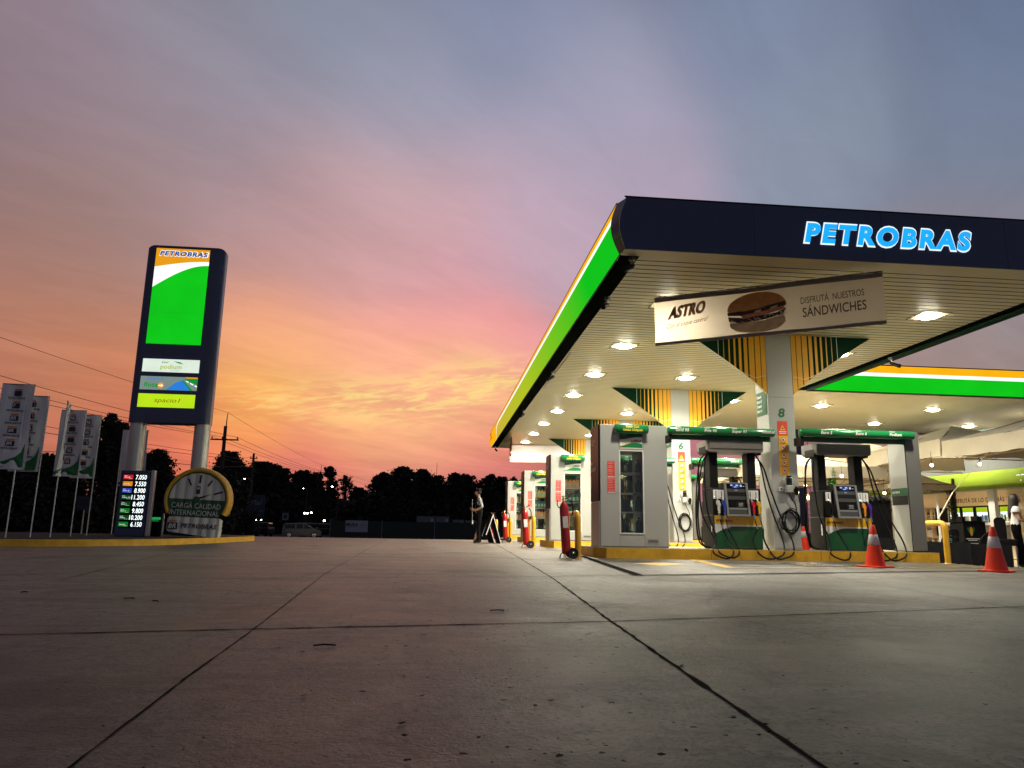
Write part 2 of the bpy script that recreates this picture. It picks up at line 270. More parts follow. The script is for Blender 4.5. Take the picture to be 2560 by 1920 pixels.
# ------------------------------------------------------------------ mesh builder
TXT = {}
def text2d(s, bold=0., sp=1.):
    k = (s, bold, sp)
    if k not in TXT:
        cu = bpy.data.curves.new('text', 'FONT'); cu.body = s; cu.size = 1; cu.dimensions = '2D'; cu.fill_mode = 'BOTH'; cu.offset = bold; cu.resolution_u = 4; cu.space_character = sp
        ob = bpy.data.objects.new('text', cu); COL.objects.link(ob)
        dg = bpy.context.evaluated_depsgraph_get(); me = bpy.data.meshes.new_from_object(ob.evaluated_get(dg))
        TXT[k] = ([tuple(v.co)[:2] for v in me.vertices], [tuple(p.vertices) for p in me.polygons])
        bpy.data.objects.remove(ob); bpy.data.curves.remove(cu); bpy.data.meshes.remove(me)
    return TXT[k]
CAP = max(v[1] for v in text2d('H')[0])
class MB:
    def __init__(s): s.v = []; s.f = []; s.mi = []; s.sm = []; s.mats = []
    def _m(s, m):
        if m not in s.mats: s.mats.append(m)
        return s.mats.index(m)
    def add(s, vs, fs, m, smooth=False):
        o = len(s.v); s.v += [tuple(v) for v in vs]; k = s._m(m)
        for f in fs: s.f.append([o + i for i in f]); s.mi.append(k); s.sm.append(smooth)
        return s
    def box(s, x0, x1, y0, y1, z0, z1, m, b=0.):
        if b <= 0:
            vs = [(x, y, z) for z in (z0, z1) for y in (y0, y1) for x in (x0, x1)]
            return s.add(vs, [(0, 2, 3, 1), (4, 5, 7, 6), (0, 1, 5, 4), (2, 6, 7, 3), (0, 4, 6, 2), (1, 3, 7, 5)], m)
        bm = bmesh.new(); vs = [bm.verts.new((x, y, z)) for z in (z0, z1) for y in (y0, y1) for x in (x0, x1)]
        for f in [(0, 2, 3, 1), (4, 5, 7, 6), (0, 1, 5, 4), (2, 6, 7, 3), (0, 4, 6, 2), (1, 3, 7, 5)]: bm.faces.new([vs[i] for i in f])
        bmesh.ops.bevel(bm, geom=list(bm.edges), offset=b, segments=2, profile=.5, affect='EDGES')
        bm.verts.index_update(); s.add([v.co for v in bm.verts], [[v.index for v in f.verts] for f in bm.faces], m); bm.free(); return s
    def prism(s, poly, fn, a0, a1, m, side=None, capm=None):
        # poly: 2-D outline; fn(u, v, a) -> point; extruded from a0 to a1
        n = len(poly); vs = [fn(u, v, a0) for u, v in poly] + [fn(u, v, a1) for u, v in poly]
        s.add(vs, [tuple(range(n)), tuple(range(2 * n - 1, n - 1, -1))], capm or m)
        s.add(vs, [(i, i + n, (i + 1) % n + n, (i + 1) % n) for i in range(n)], side or m); return s
    def poly(s, pts, m): return s.add(pts, [tuple(range(len(pts)))], m)
    def tube(s, pts, r, m, n=8, cap=True):
        pts = [Vector(p) for p in pts]; rs = r if isinstance(r, (list, tuple)) else [r] * len(pts)
        vs = []; prev = None
        for i, p in enumerate(pts):
            d = (pts[min(i + 1, len(pts) - 1)] - pts[max(i - 1, 0)]).normalized()
            if prev is None:
                a = d.orthogonal().normalized()
            else:
                a = prev - d * prev.dot(d); a = a.normalized() if a.length > 1e-5 else d.orthogonal().normalized()
            prev = a; b = d.cross(a)
            vs += [p + (a * math.cos(t) + b * math.sin(t)) * rs[i] for t in [2 * math.pi * k / n for k in range(n)]]
        fs = [(i * n + k, i * n + (k + 1) % n, (i + 1) * n + (k + 1) % n, (i + 1) * n + k) for i in range(len(pts) - 1) for k in range(n)]
        s.add(vs, fs, m, True)
        if cap:
            L = len(pts) - 1; s.add(vs[:n], [tuple(range(n - 1, -1, -1))], m); s.add(vs[L * n:], [tuple(range(n))], m)
        return s
    def lathe(s, prof, c, m, n=24, axis='z', smooth=True, caps=True):
        f = {'z': lambda r, t, h: (c[0] + r * math.cos(t), c[1] + r * math.sin(t), c[2] + h), 'y': lambda r, t, h: (c[0] + r * math.cos(t), c[1] + h, c[2] + r * math.sin(t)), 'x': lambda r, t, h: (c[0] + h, c[1] + r * math.cos(t), c[2] + r * math.sin(t))}[axis]
        vs = [f(r, 2 * math.pi * k / n, h) for r, h in prof for k in range(n)]
        fs = [(i * n + k, i * n + (k + 1) % n, (i + 1) * n + (k + 1) % n, (i + 1) * n + k) for i in range(len(prof) - 1) for k in range(n)]
        s.add(vs, fs, m, smooth)
        if caps and prof[0][0] > 1e-4: s.add(vs[:n], [tuple(range(n - 1, -1, -1))], m)
        if caps and prof[-1][0] > 1e-4: s.add(vs[-n:], [tuple(range(n))], m)
        return s
    def disc(s, c, r, m, axis='y', n=24, rx=None):
        rx = rx or r; q = []
        for k in range(n):
            t = 2 * math.pi * k / n; a, b = rx * math.cos(t), r * math.sin(t)
            q.append({'y': (c[0] + a, c[1], c[2] + b), 'z': (c[0] + a, c[1] + b, c[2]), 'x': (c[0], c[1] + a, c[2] + b)}[axis])
        return s.poly(q, m)
    def text(s, t, org, h, m, xd=(1, 0, 0), yd=(0, 0, 1), shear=0., bold=0., al='L', w=None, sp=None):
        v2, fs = text2d(t, bold, sp or 1 + 2.4 * bold); k = h / CAP
        x0 = min(v[0] for v in v2); x1 = max(v[0] for v in v2); kx = (w / (x1 - x0)) if w else k
        off = {'L': -x0, 'C': -(x0 + x1) / 2, 'R': -x1}[al]
        o, X, Y = Vector(org), Vector(xd), Vector(yd)
        return s.add([o + X * ((x + off) * kx + y * k * shear) + Y * (y * k) for x, y in v2], fs, m)
    def sphere(s, c, r, m, n=10, sq=(1, 1, 1)):
        pr = [(math.sin(math.pi * i / n), -math.cos(math.pi * i / n)) for i in range(n + 1)]
        vs = [(c[0] + q * math.cos(2 * math.pi * k / (2 * n)) * r * sq[0], c[1] + q * math.sin(2 * math.pi * k / (2 * n)) * r * sq[1], c[2] + h * r * sq[2]) for q, h in pr for k in range(2 * n)]
        N = 2 * n
        return s.add(vs, [(i * N + k, i * N + (k + 1) % N, (i + 1) * N + (k + 1) % N, (i + 1) * N + k) for i in range(n) for k in range(N)], m, True)
    def move(s, M, i0=0):
        s.v[i0:] = [tuple(M @ Vector(v)) for v in s.v[i0:]]; return s
    def build(s, name, parent=None, loc=None, label=None):
        me = bpy.data.meshes.new(name); me.from_pydata(s.v, [], s.f)
        for m in s.mats: me.materials.append(MATS[m])
        me.polygons.foreach_set('material_index', s.mi); me.polygons.foreach_set('use_smooth', s.sm)
        me.validate(); me.update()
        ob = bpy.data.objects.new(name, me); COL.objects.link(ob)
        if parent: ob.parent = parent
        if loc: ob.location = loc
        if label: ob['label'] = label
        return ob
def thing(name, label, cat, loc=(0, 0, 0), rz=0., group=None):
    o = bpy.data.objects.new(name, None); COL.objects.link(o); o.location = loc; o.rotation_euler = (0, 0, rz); o.empty_display_size = .1
    o['label'] = label; o['category'] = cat
    if group: o['group'] = group
    return o
def tag(o, label, cat, group=None):
    o['label'] = label; o['category'] = cat
    if group: o['group'] = group
    return o
def struct(o, kind='structure'): o['kind'] = kind; return o
def copy_tree(o, parent=None):
    c = o.copy(); COL.objects.link(c)
    if parent: c.parent = parent
    for ch in list(o.children): copy_tree(ch, c)
    return c
def dup(o, loc, label, rz=None, group=None):
    c = copy_tree(o); c.location = loc; c['label'] = label
    if rz is not None: c.rotation_euler = (0, 0, rz)
    if group: c['group'] = group
    return c
def gz(x):                                             # the forecourt drains a little towards the shop
    return -.05 * max(0., min(x, 17.6) - 9.6)
XZ = lambda u, v, a: (u, a, v)
YZ = lambda u, v, a: (a, u, v)
XY = lambda u, v, a: (u, v, a)
def arc(cx, cy, r, a0, a1, n=8, ry=None):
    return [(cx + r * math.cos(R(a0 + (a1 - a0) * i / n)), cy + (ry or r) * math.sin(R(a0 + (a1 - a0) * i / n))) for i in range(n + 1)]
def rrect(x0, x1, y0, y1, r, n=5):
    return arc(x1 - r, y1 - r, r, 0, 90, n) + arc(x0 + r, y1 - r, r, 90, 180, n) + arc(x0 + r, y0 + r, r, 180, 270, n) + arc(x1 - r, y0 + r, r, 270, 360, n)
def hang(a, b, sag, n=14):
    a, b = Vector(a), Vector(b); return [a.lerp(b, t) - Vector((0, 0, sag * 4 * t * (1 - t))) for t in [i / n for i in range(n + 1)]]
def spline(pts, n=6):
    P = [Vector(p) for p in pts]; P = [P[0]] + P + [P[-1]]; out = []
    for i in range(1, len(P) - 2):
        for k in range(n):
            t = k / n; p0, p1, p2, p3 = P[i - 1], P[i], P[i + 1], P[i + 2]
            out.append(.5 * ((2 * p1) + (p2 - p0) * t + (2 * p0 - 5 * p1 + 4 * p2 - p3) * t * t + (3 * p1 - p0 - 3 * p2 + p3) * t ** 3))
    return out + [P[-2]]
ORD = ['first', 'second', 'third', 'fourth', 'fifth', 'sixth', 'seventh', 'eighth', 'ninth', 'tenth', 'eleventh', 'twelfth']
FROM4 = ['nearest', 'second', 'third', 'farthest']

# ------------------------------------------------------------------ ground: one sheet to the horizon
def ground():
    xs = [-900, -300, -120, -60, -40, -30, -22, -16, -12, -9, -6, -3, 0, 3, 6, 9.6, 11, 13, 15, 17.6, 22, 30, 60, 120, 300, 900]
    ys = [-300, -60, -20, -8, -2, 0, 2, 5, 10, 16, 22, 28, 31, 33, 36, 40, 45, 50, 60, 80, 120, 200, 400, 900]
    mb = MB()
    def zt(x, y):
        t = max(0., min(1., (y - 31) / 14)); t = t * t * (3 - 2 * t); tx = 1 if x < 14 else max(0, 1 - (x - 14) / 8)
        return gz(x) - .9 * t * tx
    vs = [(x, y, zt(x, y)) for y in ys for x in xs]; n = len(xs)
    for j in range(len(ys) - 1):
        for i in range(n - 1):
            m = 'concrete' if (ys[j] < 31 and -60 <= xs[i] < 60 and ys[j] >= -60) else 'soil'
            mb.add([vs[j * n + i], vs[j * n + i + 1], vs[(j + 1) * n + i + 1], vs[(j + 1) * n + i]], [(0, 1, 2, 3)], m)
    o = mb.build('ground'); struct(o)
    rd = MB(); rd.poly([(-300, 55, -.894), (300, 55, -.894), (300, 82, -.894), (-300, 82, -.894)], 'asphalt'); struct(rd.build('road'))
    isl = MB(); k = [(-40, 13.6), (-8.56, 15.6), (-7.9, 15.95), (-7.34, 16.4), (-6.7, 17.2), (-6.25, 18.2), (-5.85, 20.5), (-5.62, 22.6), (-5.6, 23.4), (-5.75, 24.1), (-6.1, 24.6), (-7, 25), (-40, 28)]
    isl.poly([(x, y, .118) for x, y in k], 'soil'); struct(isl.build('island'))
    kb = MB(); ko = k[:-1]
    inn = []
    for i, (x, y) in enumerate(ko):
        a = ko[max(0, i - 1)]; b = ko[min(len(ko) - 1, i + 1)]; dx, dy = b[0] - a[0], b[1] - a[1]; L = math.hypot(dx, dy); inn.append((x - dy / L * .16, y + dx / L * .16))
    for i in range(len(ko) - 1):
        a, b, c, d = ko[i], ko[i + 1], inn[i + 1], inn[i]
        kb.add([(*a, 0), (*b, 0), (*b, .14), (*a, .14), (*c, .14), (*d, .14), (*c, 0), (*d, 0)], [(0, 1, 2, 3), (3, 2, 4, 5), (5, 4, 6, 7)], 'kerb_yellow')
    struct(kb.build('kerb'))
    # darker fuelling apron in front of the first pump island, its steel channel and the painted marks
    ap = MB(); ap.poly([(2.86, 13.9, .004), (2.43, 9.0, .004), (3.9, 9.3, .004), (7.3, 10.55, .004), (9.6, 11.2, .004), (9.6, 13.9, .004)], 'dark_slab'); struct(ap.build('pavement'))
    cs = MB(); cs.poly([(2.95, 15.95, .005), (10.2, 15.95, .005), (10.2, 38, .005), (2.95, 38, .005)], 'bounce_slab'); struct(cs.build('bounce_pavement'))  # paler slab added under the lamps to bounce light up to the soffit
    dr = MB()
    for (x0, y0), (x1, y1), w in [((2.84, 14.7), (2.40, 8.85), .06), ((2.40, 8.86), (7.27, 10.55), .035), ((7.27, 10.55), (9.6, 11.2), .03)]:
        L = math.hypot(x1 - x0, y1 - y0); nx, ny = -(y1 - y0) / L * w, (x1 - x0) / L * w
        dr.poly([(x0 - nx, y0 - ny, .009), (x1 - nx, y1 - ny, .009), (x1 + nx, y1 + ny, .009), (x0 + nx, y0 + ny, .009)], 'joint')
    tag(dr.build('drain_channel'), 'thin black drain channel framing the dark apron before the near pump island', 'drain')
    mk = MB()
    mk.poly([(3.11, 11.85, .008), (3.38, 11.25, .008), (4.0, 11.95, .008), (3.62, 12.3, .008)], 'paint_yellow')
    mk.poly([(4.67, 13.7, .008), (4.24, 10.8, .008), (4.42, 10.85, .008), (4.9, 13.7, .008)], 'paint_yellow')
    mk.poly([(4.3, 10.86, .0085), (7.0, 11.5, .0085), (9.5, 12.15, .0085), (9.5, 12.27, .0085), (7.0, 11.62, .0085), (4.3, 10.98, .0085)], 'paint_yellow')
    struct(mk.build('road_marking'))
    pl = MB(); pl.box(5.95, 6.6, 11.7, 12.9, .001, .014, 'steel'); tag(pl.build('steel_plate'), 'small thin shiny steel plate on the dark apron before the pumps', 'manhole cover')  # thin flat steel plate laid on the apron
    # expansion joints with crumbling edges
    J = MB(); rnd = random.Random(3)
    def joint(pts, w):
        Q = []
        for i in range(len(pts) - 1):
            a, b = Vector((*pts[i], 0)), Vector((*pts[i + 1], 0)); n = max(2, int((b - a).length / .07))
            Q += [a.lerp(b, k / n) for k in range(n)]
        Q.append(Vector((*pts[-1], 0))); vs = []
        for i, p in enumerate(Q):
            d = (Q[min(i + 1, len(Q) - 1)] - Q[max(0, i - 1)]).normalized(); nn = Vector((-d.y, d.x, 0))
            a, b = w * (.45 + rnd.random() ** 2 * 1.1), w * (.45 + rnd.random() ** 2 * 1.1)
            if rnd.random() < .22:
                q = p + nn * (w * (.8 + 1.1 * rnd.random())) * rnd.choice((-1, 1)); r_ = w * (.25 + .7 * rnd.random()); st_ = 1 + 2 * rnd.random()
                J.poly([q + (d * math.cos(t) * st_ + nn * math.sin(t)) * r_ * (.6 + .6 * rnd.random()) + Vector((0, 0, gz(q.x) + .0045)) for t in [k * 1.047 for k in range(6)]], 'joint')
            vs += [p + nn * a + Vector((0, 0, gz(p.x) + .003)), p - nn * b + Vector((0, 0, gz(p.x) + .003))]
        J.add(vs, [(2 * i, 2 * i + 1, 2 * i + 3, 2 * i + 2) for i in range(len(Q) - 1)], 'joint')
    joint([(.90, .4), (.93, 1.81), (.97, 2.78), (1.05, 4.52), (1.26, 8.17), (1.54, 15.7), (2.0, 30)], .0105)
    joint([(-.74, .4), (-.81, 1.87), (-.88, 2.84), (-.95, 4.13), (-1.25, 8.5), (-1.58, 16.6), (-2.0, 30)], .004)
    joint([(-9, 2.0), (-2.08, 3.89), (-.95, 4.13), (1.05, 4.52), (4.46, 5.54), (9, 6.9)], .013)
    joint([(-9, 6.0), (-3.44, 7.3), (-1.23, 7.95), (.8, 8.43), (2.4, 8.9)], .007)
    joint([(4.96, 9.35), (4.46, 5.54), (4.2, 3.2)], .005)
    joint([(-12, 11.2), (-4, 12.6), (2.6, 13.6)], .006)
    joint([(-3.44, 7.3), (-5.2, 16.2)], .006)
    struct(J.build('expansion_joint'))
    # leaves, twigs and crumbs of dirt lying about
    Lf = MB()
    for i in range(1300):
        y = 1.5 + 15 * rnd.random() ** 1.7; x = (rnd.random() - .5) * (2 + y * 1.5) + .3
        if rnd.random() < .55: y = 1.5 + 7 * rnd.random() ** 1.5; x = .3 + rnd.gauss(0, .5) + .04 * y
        L = .0035 + .013 * rnd.random() ** 4; wd = L * (.3 + .5 * rnd.random()); a = rnd.random() * 6.3
        p = []
        for k in range(6):
            t = k / 6 * 6.28; q = (math.cos(t) * L * (.7 + .5 * rnd.random()), math.sin(t) * wd * (.7 + .5 * rnd.random()))
            p.append((x + q[0] * math.cos(a) - q[1] * math.sin(a), y + q[0] * math.sin(a) + q[1] * math.cos(a), gz(x) + .006 + rnd.random() * .003))
        Lf.poly(p, 'litter')
    for x, y, L, a in [(-.55, 3.55, .10, .15), (.35, 5.0, .1, .3), (-2.2, 5.6, .07, .5), (-1.95, 5.45, .05, -.3), (-3.1, 6.0, .05, .8)]:
        Lf.tube([(x, y, .009), (x + L * .5 * math.cos(a), y + L * .5 * math.sin(a), .012), (x + L * math.cos(a), y + L * math.sin(a), .008)], .004, 'litter', 5)
    struct(Lf.build('leaf_litter'), 'stuff')
    # faint tyre scuffs
    tm = MB()
    for cx, cy, r, a0, a1, w in [(-2.6, 9.2, 1.9, 150, 260, .05), (-2.6, 9.2, 2.05, 150, 262, .05), (-4.2, 12.5, 2.2, 120, 250, .06), (-4.2, 12.5, 2.4, 120, 245, .06), (4.5, 4.8, 2.6, 100, 200, .04), (-3.5, 13.5, 3.2, 190, 330, .06), (9.5, 3.5, 4.6, 95, 150, .05)]:
        o_ = arc(cx, cy, r, a0, a1, 26); i_ = arc(cx, cy, r - w, a0, a1, 26)
        for k in range(26):
            if rnd.random() < .8: tm.poly([(*o_[k], .0025), (*o_[k + 1], .0025), (*i_[k + 1], .0025), (*i_[k], .0025)], 'rubber_mark')
    struct(tm.build('tyre_marks'))
ground()

# ------------------------------------------------------------------ main canopy
PITCH = 6.48
def slats(x0, x1, y0, y1, z):
    mb = MB(); y = y0
    while y < y1 - .01:
        e = min(y + .158, y1)
        mb.poly([(x0, y, z), (x0, e, z), (x1, e, z), (x1, y, z)], 'soffit')
        if e < y1 - .03:
            f = min(e + .030, y1)
            mb.add([(x0, e, z), (x1, e, z), (x1, e, z + .03), (x0, e, z + .03), (x0, f, z + .03), (x1, f, z + .03), (x0, f, z), (x1, f, z)], [(0, 1, 2, 3), (3, 2, 5, 4), (4, 5, 7, 6)], 'soffit_gap'); y = f
        else: break
    return mb
def fprof(z):                                           # bulging outline of the lit fascia
    t = (z - 4.63) / .83
    return 2.575 - .03 * t - .115 * math.sin(math.pi * min(1, max(0, t)) ** 1.0)
def gprof(z):                                           # outline of the navy front panel's left edge
    t = (z - 4.63) / .83
    return 2.60 + .05 * t - .11 * math.sin(math.pi * min(1, max(0, t)))
def canopy():
    t = thing('fuel_canopy', 'large flat fuel station canopy with navy front fascia and lit green and yellow side', 'canopy')
    b = MB(); b.box(2.75, 10.45, 10.2, 38.2, 4.74, 5.40, 'panel_grey'); b.build('roof', t)
    slats(2.90, 10.30, 10.42, 38.1, 4.66).build('soffit', t)
    tr = MB(); tr.box(2.585, 2.897, 10.38, 38.36, 4.64, 4.70, 'black_gloss'); tr.box(10.303, 10.46, 10.38, 20.0, 4.64, 4.70, 'black_gloss'); tr.box(10.463, 10.66, 10.38, 20.0, 4.60, 4.68, 'wing_green')
    tr.box(2.60, 10.60, 10.09, 10.415, 4.645, 4.70, 'soffit'); tr.box(2.60, 10.60, 38.103, 38.4, 4.645, 4.70, 'soffit'); tr.build('soffit_trim', t)
    zs = [4.63 + .83 * i / 14 for i in range(15)]
    fr = MB(); fr.poly([(gprof(z), 10.07, z) for z in zs] + [(10.62, 10.07, 5.46), (10.62, 10.07, 4.63)], 'navy')
    fr.box(2.66, 10.62, 10.072, 10.30, 5.455, 5.475, 'navy'); fr.box(2.62, 10.62, 10.072, 10.088, 4.63, 5.455, 'navy')
    for x in (4.6, 6.65, 8.7): fr.box(x, x + .006, 10.0675, 10.071, 4.63, 5.46, 'navy_trim')
    fr.box(2.60, 10.62, 10.066, 10.071, 5.452, 5.476, 'black_plastic')
    front = fr.build('front_fascia', t)
    lt = MB(); lt.text('PETROBRAS', (5.37, 10.062, 4.895), .30, 'letter_rim', shear=.22, bold=.074, w=2.715, sp=1.27); lt.build('letter_outline', front)
    lt = MB(); lt.text('PETROBRAS', (5.392, 10.057, 4.908), .274, 'letter_blue', shear=.22, bold=.056, w=2.68, sp=1.27); lt.build('lettering', front)
    cp = MB(); cp.add([(gprof(z) if y < 10.2 else fprof(z), y, z) for z in zs for y in (10.074, 10.33)], [(2 * i, 2 * i + 1, 2 * i + 3, 2 * i + 2) for i in range(14)], 'navy_trim', True); cp.build('corner_trim', t)
    # lit side fascia, three printed bands; the white band dips at the far end where the yellow takes over
    sf = MB(); ys = [10.33 + (38.4 - 10.33) * i / 56 for i in range(57)]
    def bands(y):
        k = max(0, (y - 32.0) / 2.4); d = min(1., k * k)
        return 4.632, max(4.632, 5.095 - .46 * d), max(4.634, 5.205 - .56 * d), 5.46
    for (i0, m) in ((0, 'led_green_to_yellow'), (1, 'led_white'), (2, 'led_yellow')):
        for i in range(len(ys) - 1):
            a, b_ = bands(ys[i]), bands(ys[i + 1])
            if a[i0 + 1] - a[i0] < .004: continue
            n = 5
            vs = []
            for q in range(n + 1):
                z = a[i0] + (a[i0 + 1] - a[i0]) * q / n; z2 = b_[i0] + (b_[i0 + 1] - b_[i0]) * q / n
                vs += [(fprof(z), ys[i], z), (fprof(z2), ys[i + 1], z2)]
            sf.add(vs, [(2 * q, 2 * q + 1, 2 * q + 3, 2 * q + 2) for q in range(n)], m, True)
    s_ = sf.build('lit_fascia', t)
    ed = MB(); ed.tube([(2.545, 10.33, 5.465), (2.545, 38.4, 5.465)], .012, 'navy_trim', 6); ed.tube([(2.577, 10.33, 4.628), (2.575, 38.4, 4.628)], .012, 'black_plastic', 6); ed.build('fascia_edge', t)
    lg = MB(); lg.text('BR', (2.40, 36.9, 4.98), .2, 'chip_red', xd=(0, -1, 0), shear=.2, bold=.04, w=.9); lg.build('emblem', s_); lg = MB(); lg.text('PETROBRAS', (2.41, 37.4, 4.80), .1, 'chip_red', xd=(0, -1, 0), shear=.2, bold=.03, w=2.0); lg.build('lettering', s_)
    en = MB(); en.poly([(fprof(z), 38.4, z) for z in reversed(zs)] + [(10.62, 38.4, 4.63), (10.62, 38.4, 5.46)], 'navy'); en.build('rear_fascia', t)
canopy()

def canopy_rear():
    t = thing('fuel_canopy', 'second canopy behind on the right with level lit green, white and yellow fascia', 'canopy')
    b = MB(); b.box(10.7, 27.9, 20.3, 28.5, 4.74, 5.36, 'panel_grey'); b.build('roof', t)
    slats(10.3, 28, 20.36, 28.5, 4.66).build('soffit', t)
    tr = MB(); tr.box(10.67, 28, 20.12, 20.355, 4.64, 4.70, 'black_gloss'); tr.box(10.30, 28, 28.503, 28.65, 4.62, 5.4, 'navy_trim'); tr.build('soffit_trim', t)
    f = MB()
    for z0, z1, m in ((4.64, 5.115, 'led_green'), (5.115, 5.225, 'led_white'), (5.225, 5.44, 'led_yellow')):
        f.poly([(10.67, 20.1, z0), (28, 20.1, z0), (28, 20.1, z1), (10.67, 20.1, z1)], m)
    f.build('lit_fascia', t)
    e = MB(); e.box(10.67, 28, 20.085, 20.3, 5.443, 5.47, 'navy_trim'); e.box(10.67, 28, 20.09, 20.117, 4.615, 4.637, 'black_plastic'); e.build('fascia_edge', t)
canopy_rear()

# ------------------------------------------------------------------ lamps in the ceilings
def lamp_proto(loc, label, watts=178):
    t = thing('ceiling_light', label, 'ceiling light', loc, 0, 'lit lamps in the canopy ceilings')
    f = MB(); f.box(-.27, .27, -.27, .27, -.006, -.002, 'soffit')
    for a, b_, c, d in ((-.285, .285, -.285, -.272), (-.285, .285, .272, .285), (-.285, -.272, -.271, .271), (.272, .285, -.271, .271)): f.box(a, b_, c, d, -.009, -.001, 'soffit_gap')
    f.build('frame', t)
    d = MB(); d.lathe([(.175, -.0065), (.175, -.022), (.15, -.033), (0, -.037)], (0, 0, 0), 'lamp_white', 24); d.build('lens', t)
    a = bpy.data.lights.new('lamp', 'AREA'); a.shape = 'DISK'; a.size = .30; a.energy = watts; a.color = (1, .93, .76); a.spread = R(146)
    q = bpy.data.objects.new('lamp', a); COL.objects.link(q); q.parent = t; q.location = (0, 0, -.042)
    return t
LP = None
rows = [('left', 4.06), ('middle', 6.62), ('right', 9.2)]
for rn, x in rows:
    for i, y in enumerate((12.7, 15.95, 19.2, 22.45, 25.7, 29.05, 32.3, 35.6)):
        if i == 0 and rn == 'middle': continue
        lab = 'square lamp lit in the main canopy ceiling, %s row, %s from the front edge' % (rn, ORD[i])
        if LP is None: first = lamp_proto((x, y, 4.66), lab, 70); LP = True
        elif i == 0: lamp_proto((x, y, 4.66), lab, 115)
        elif LP is True: LP = lamp_proto((x, y, 4.66), lab)
        else: dup(LP, (x, y, 4.66), lab)
for x, y, lab in ((12.43, 22.8, 'square lamp lit in the rear canopy ceiling nearest the main canopy'), (16.38, 22.85, 'square lamp lit in the rear canopy ceiling above the end cabinet'), (16.4, 26.3, 'square lamp lit deeper in the rear canopy ceiling, above the right green tube'), (20.14, 26.15, 'square lamp lit in the rear canopy ceiling, just above the cream tent'), (20.1, 22.8, 'square lamp lit in the front row of the rear canopy at the right picture edge')):
    dup(LP, (x, y, 4.66), lab)

# ------------------------------------------------------------------ columns with flared striped wings
def column(k, num):
    y0 = 14.45 + PITCH * k
    t = thing('canopy_column', '%s pale canopy column bearing the green number %s, striped wings at its top' % (('nearest', 'second', 'third', 'farthest')[k], num), 'column', (7.0, y0, 0), 0, 'columns carrying the main canopy')
    s = MB(); s.box(-.28, .28, 0, .58, .19, 4.655, 'panel_grey', .012); s.box(-.288, .288, -.008, .588, .19, .25, 'metal_grey', .004)
    s.box(-.283, .283, -.0035, .583, 3.30, 3.306, 'panel_dark'); s.build('shaft', t)
    for sg in (-1, 1):
        w = MB(); L = 1.78; X = lambda q: sg * (.285 + q)
        zb = lambda q: 3.36 + 1.29 * ((q / L) ** .86 if q > 0 else 0)
        st = [(0, .10), (.115, .225), (.245, .36), (.395, .47), (.525, .58), (.65, .69), (.775, .80), (.90, .912), (1.02, 1.028)]
        cuts = sorted(set([0, L] + [v for ab in st for v in ab] + [L * i / 16 for i in range(17)]))
        for a, b_ in zip(cuts[:-1], cuts[1:]):
            if b_ - a < 1e-5: continue
            md = (a + b_) / 2; m = 'wing_green'
            for p, q in st:
                if p <= md <= q: m = 'wing_yellow' if p < .9 else ('kerb_yellow' if p < 1 else 'ink_white')
            ff = [(X(a), .0, zb(a)), (X(b_), .0, zb(b_)), (X(b_), .0, 4.652), (X(a), .0, 4.652)]
            w.poly(ff, m); bk = [(p[0], .05, p[2]) for p in ff]; w.poly(bk[::-1], 'wing_green'); w.add([ff[0], ff[1], bk[1], bk[0]], [(0, 1, 2, 3)], 'soffit')
        w.tube([(X(.02), -.006, 3.75), (X(.25), -.006, 3.70), (X(.6), -.006, 3.84), (X(1.02), -.006, 4.02)], .004, 'ink_white', 5)
        w.build('wing', t)
    n = MB(); n.text(num, (-.015, -.004, 2.89), .17, 'ink_green', shear=.15, bold=.035, al='C', w=.14); n.build('number', t)
    g = MB(); g.box(-.106, .106, -.006, -.002, 2.50, 2.80, 'label_red'); g.box(-.10, .10, -.0055, -.002, 1.68, 2.497, 'yellow_label')
    g.add([(-.06, -.008, 2.61), (.06, -.008, 2.61), (0, -.008, 2.72)], [(0, 1, 2)], 'yellow_label'); g.add([(-.02, -.0085, 2.63), (.02, -.0085, 2.63), (0, -.0085, 2.68)], [(0, 1, 2)], 'ink_black')
    for q in (2.57, 2.535): g.box(-.075, .075, -.008, -.0065, q, q + .016, 'ink_white')
    for i in range(5):
        z = 2.41 - i * .158; g.disc((0, -.0075, z), .054, 'label_red'); g.disc((0, -.0085, z), .043, 'ink_white')
        g.box(-.022, .018, -.0105, -.009, z - .018, z + .02, 'ink_black' if i % 2 else 'flag_ink'); g.poly([(-.034, -.0115, z + .024), (-.026, -.0115, z + .034), (.034, -.0115, z - .024), (.026, -.0115, z - .034)], 'label_red')
        g.box(-.07, .07, -.0075, -.006, z - .076, z - .066, 'ink_brown')
    g.build('warning_strip', t)
    p = MB(); p.box(-.292, -.2825, .06, .54, 2.95, 3.45, 'sign_green_dark')
    for i, s_ in enumerate(('Diesel', 'Euro 5', 'Diesel', 'Euro 6')): p.text(s_, (-.2945, .50, 3.33 - i * .1), .055, 'ink_white', xd=(0, -1, 0), bold=.03)
    p.build('fuel_plate', t)
    return t
COLS = [column(k, n) for k, n in enumerate('8642')]

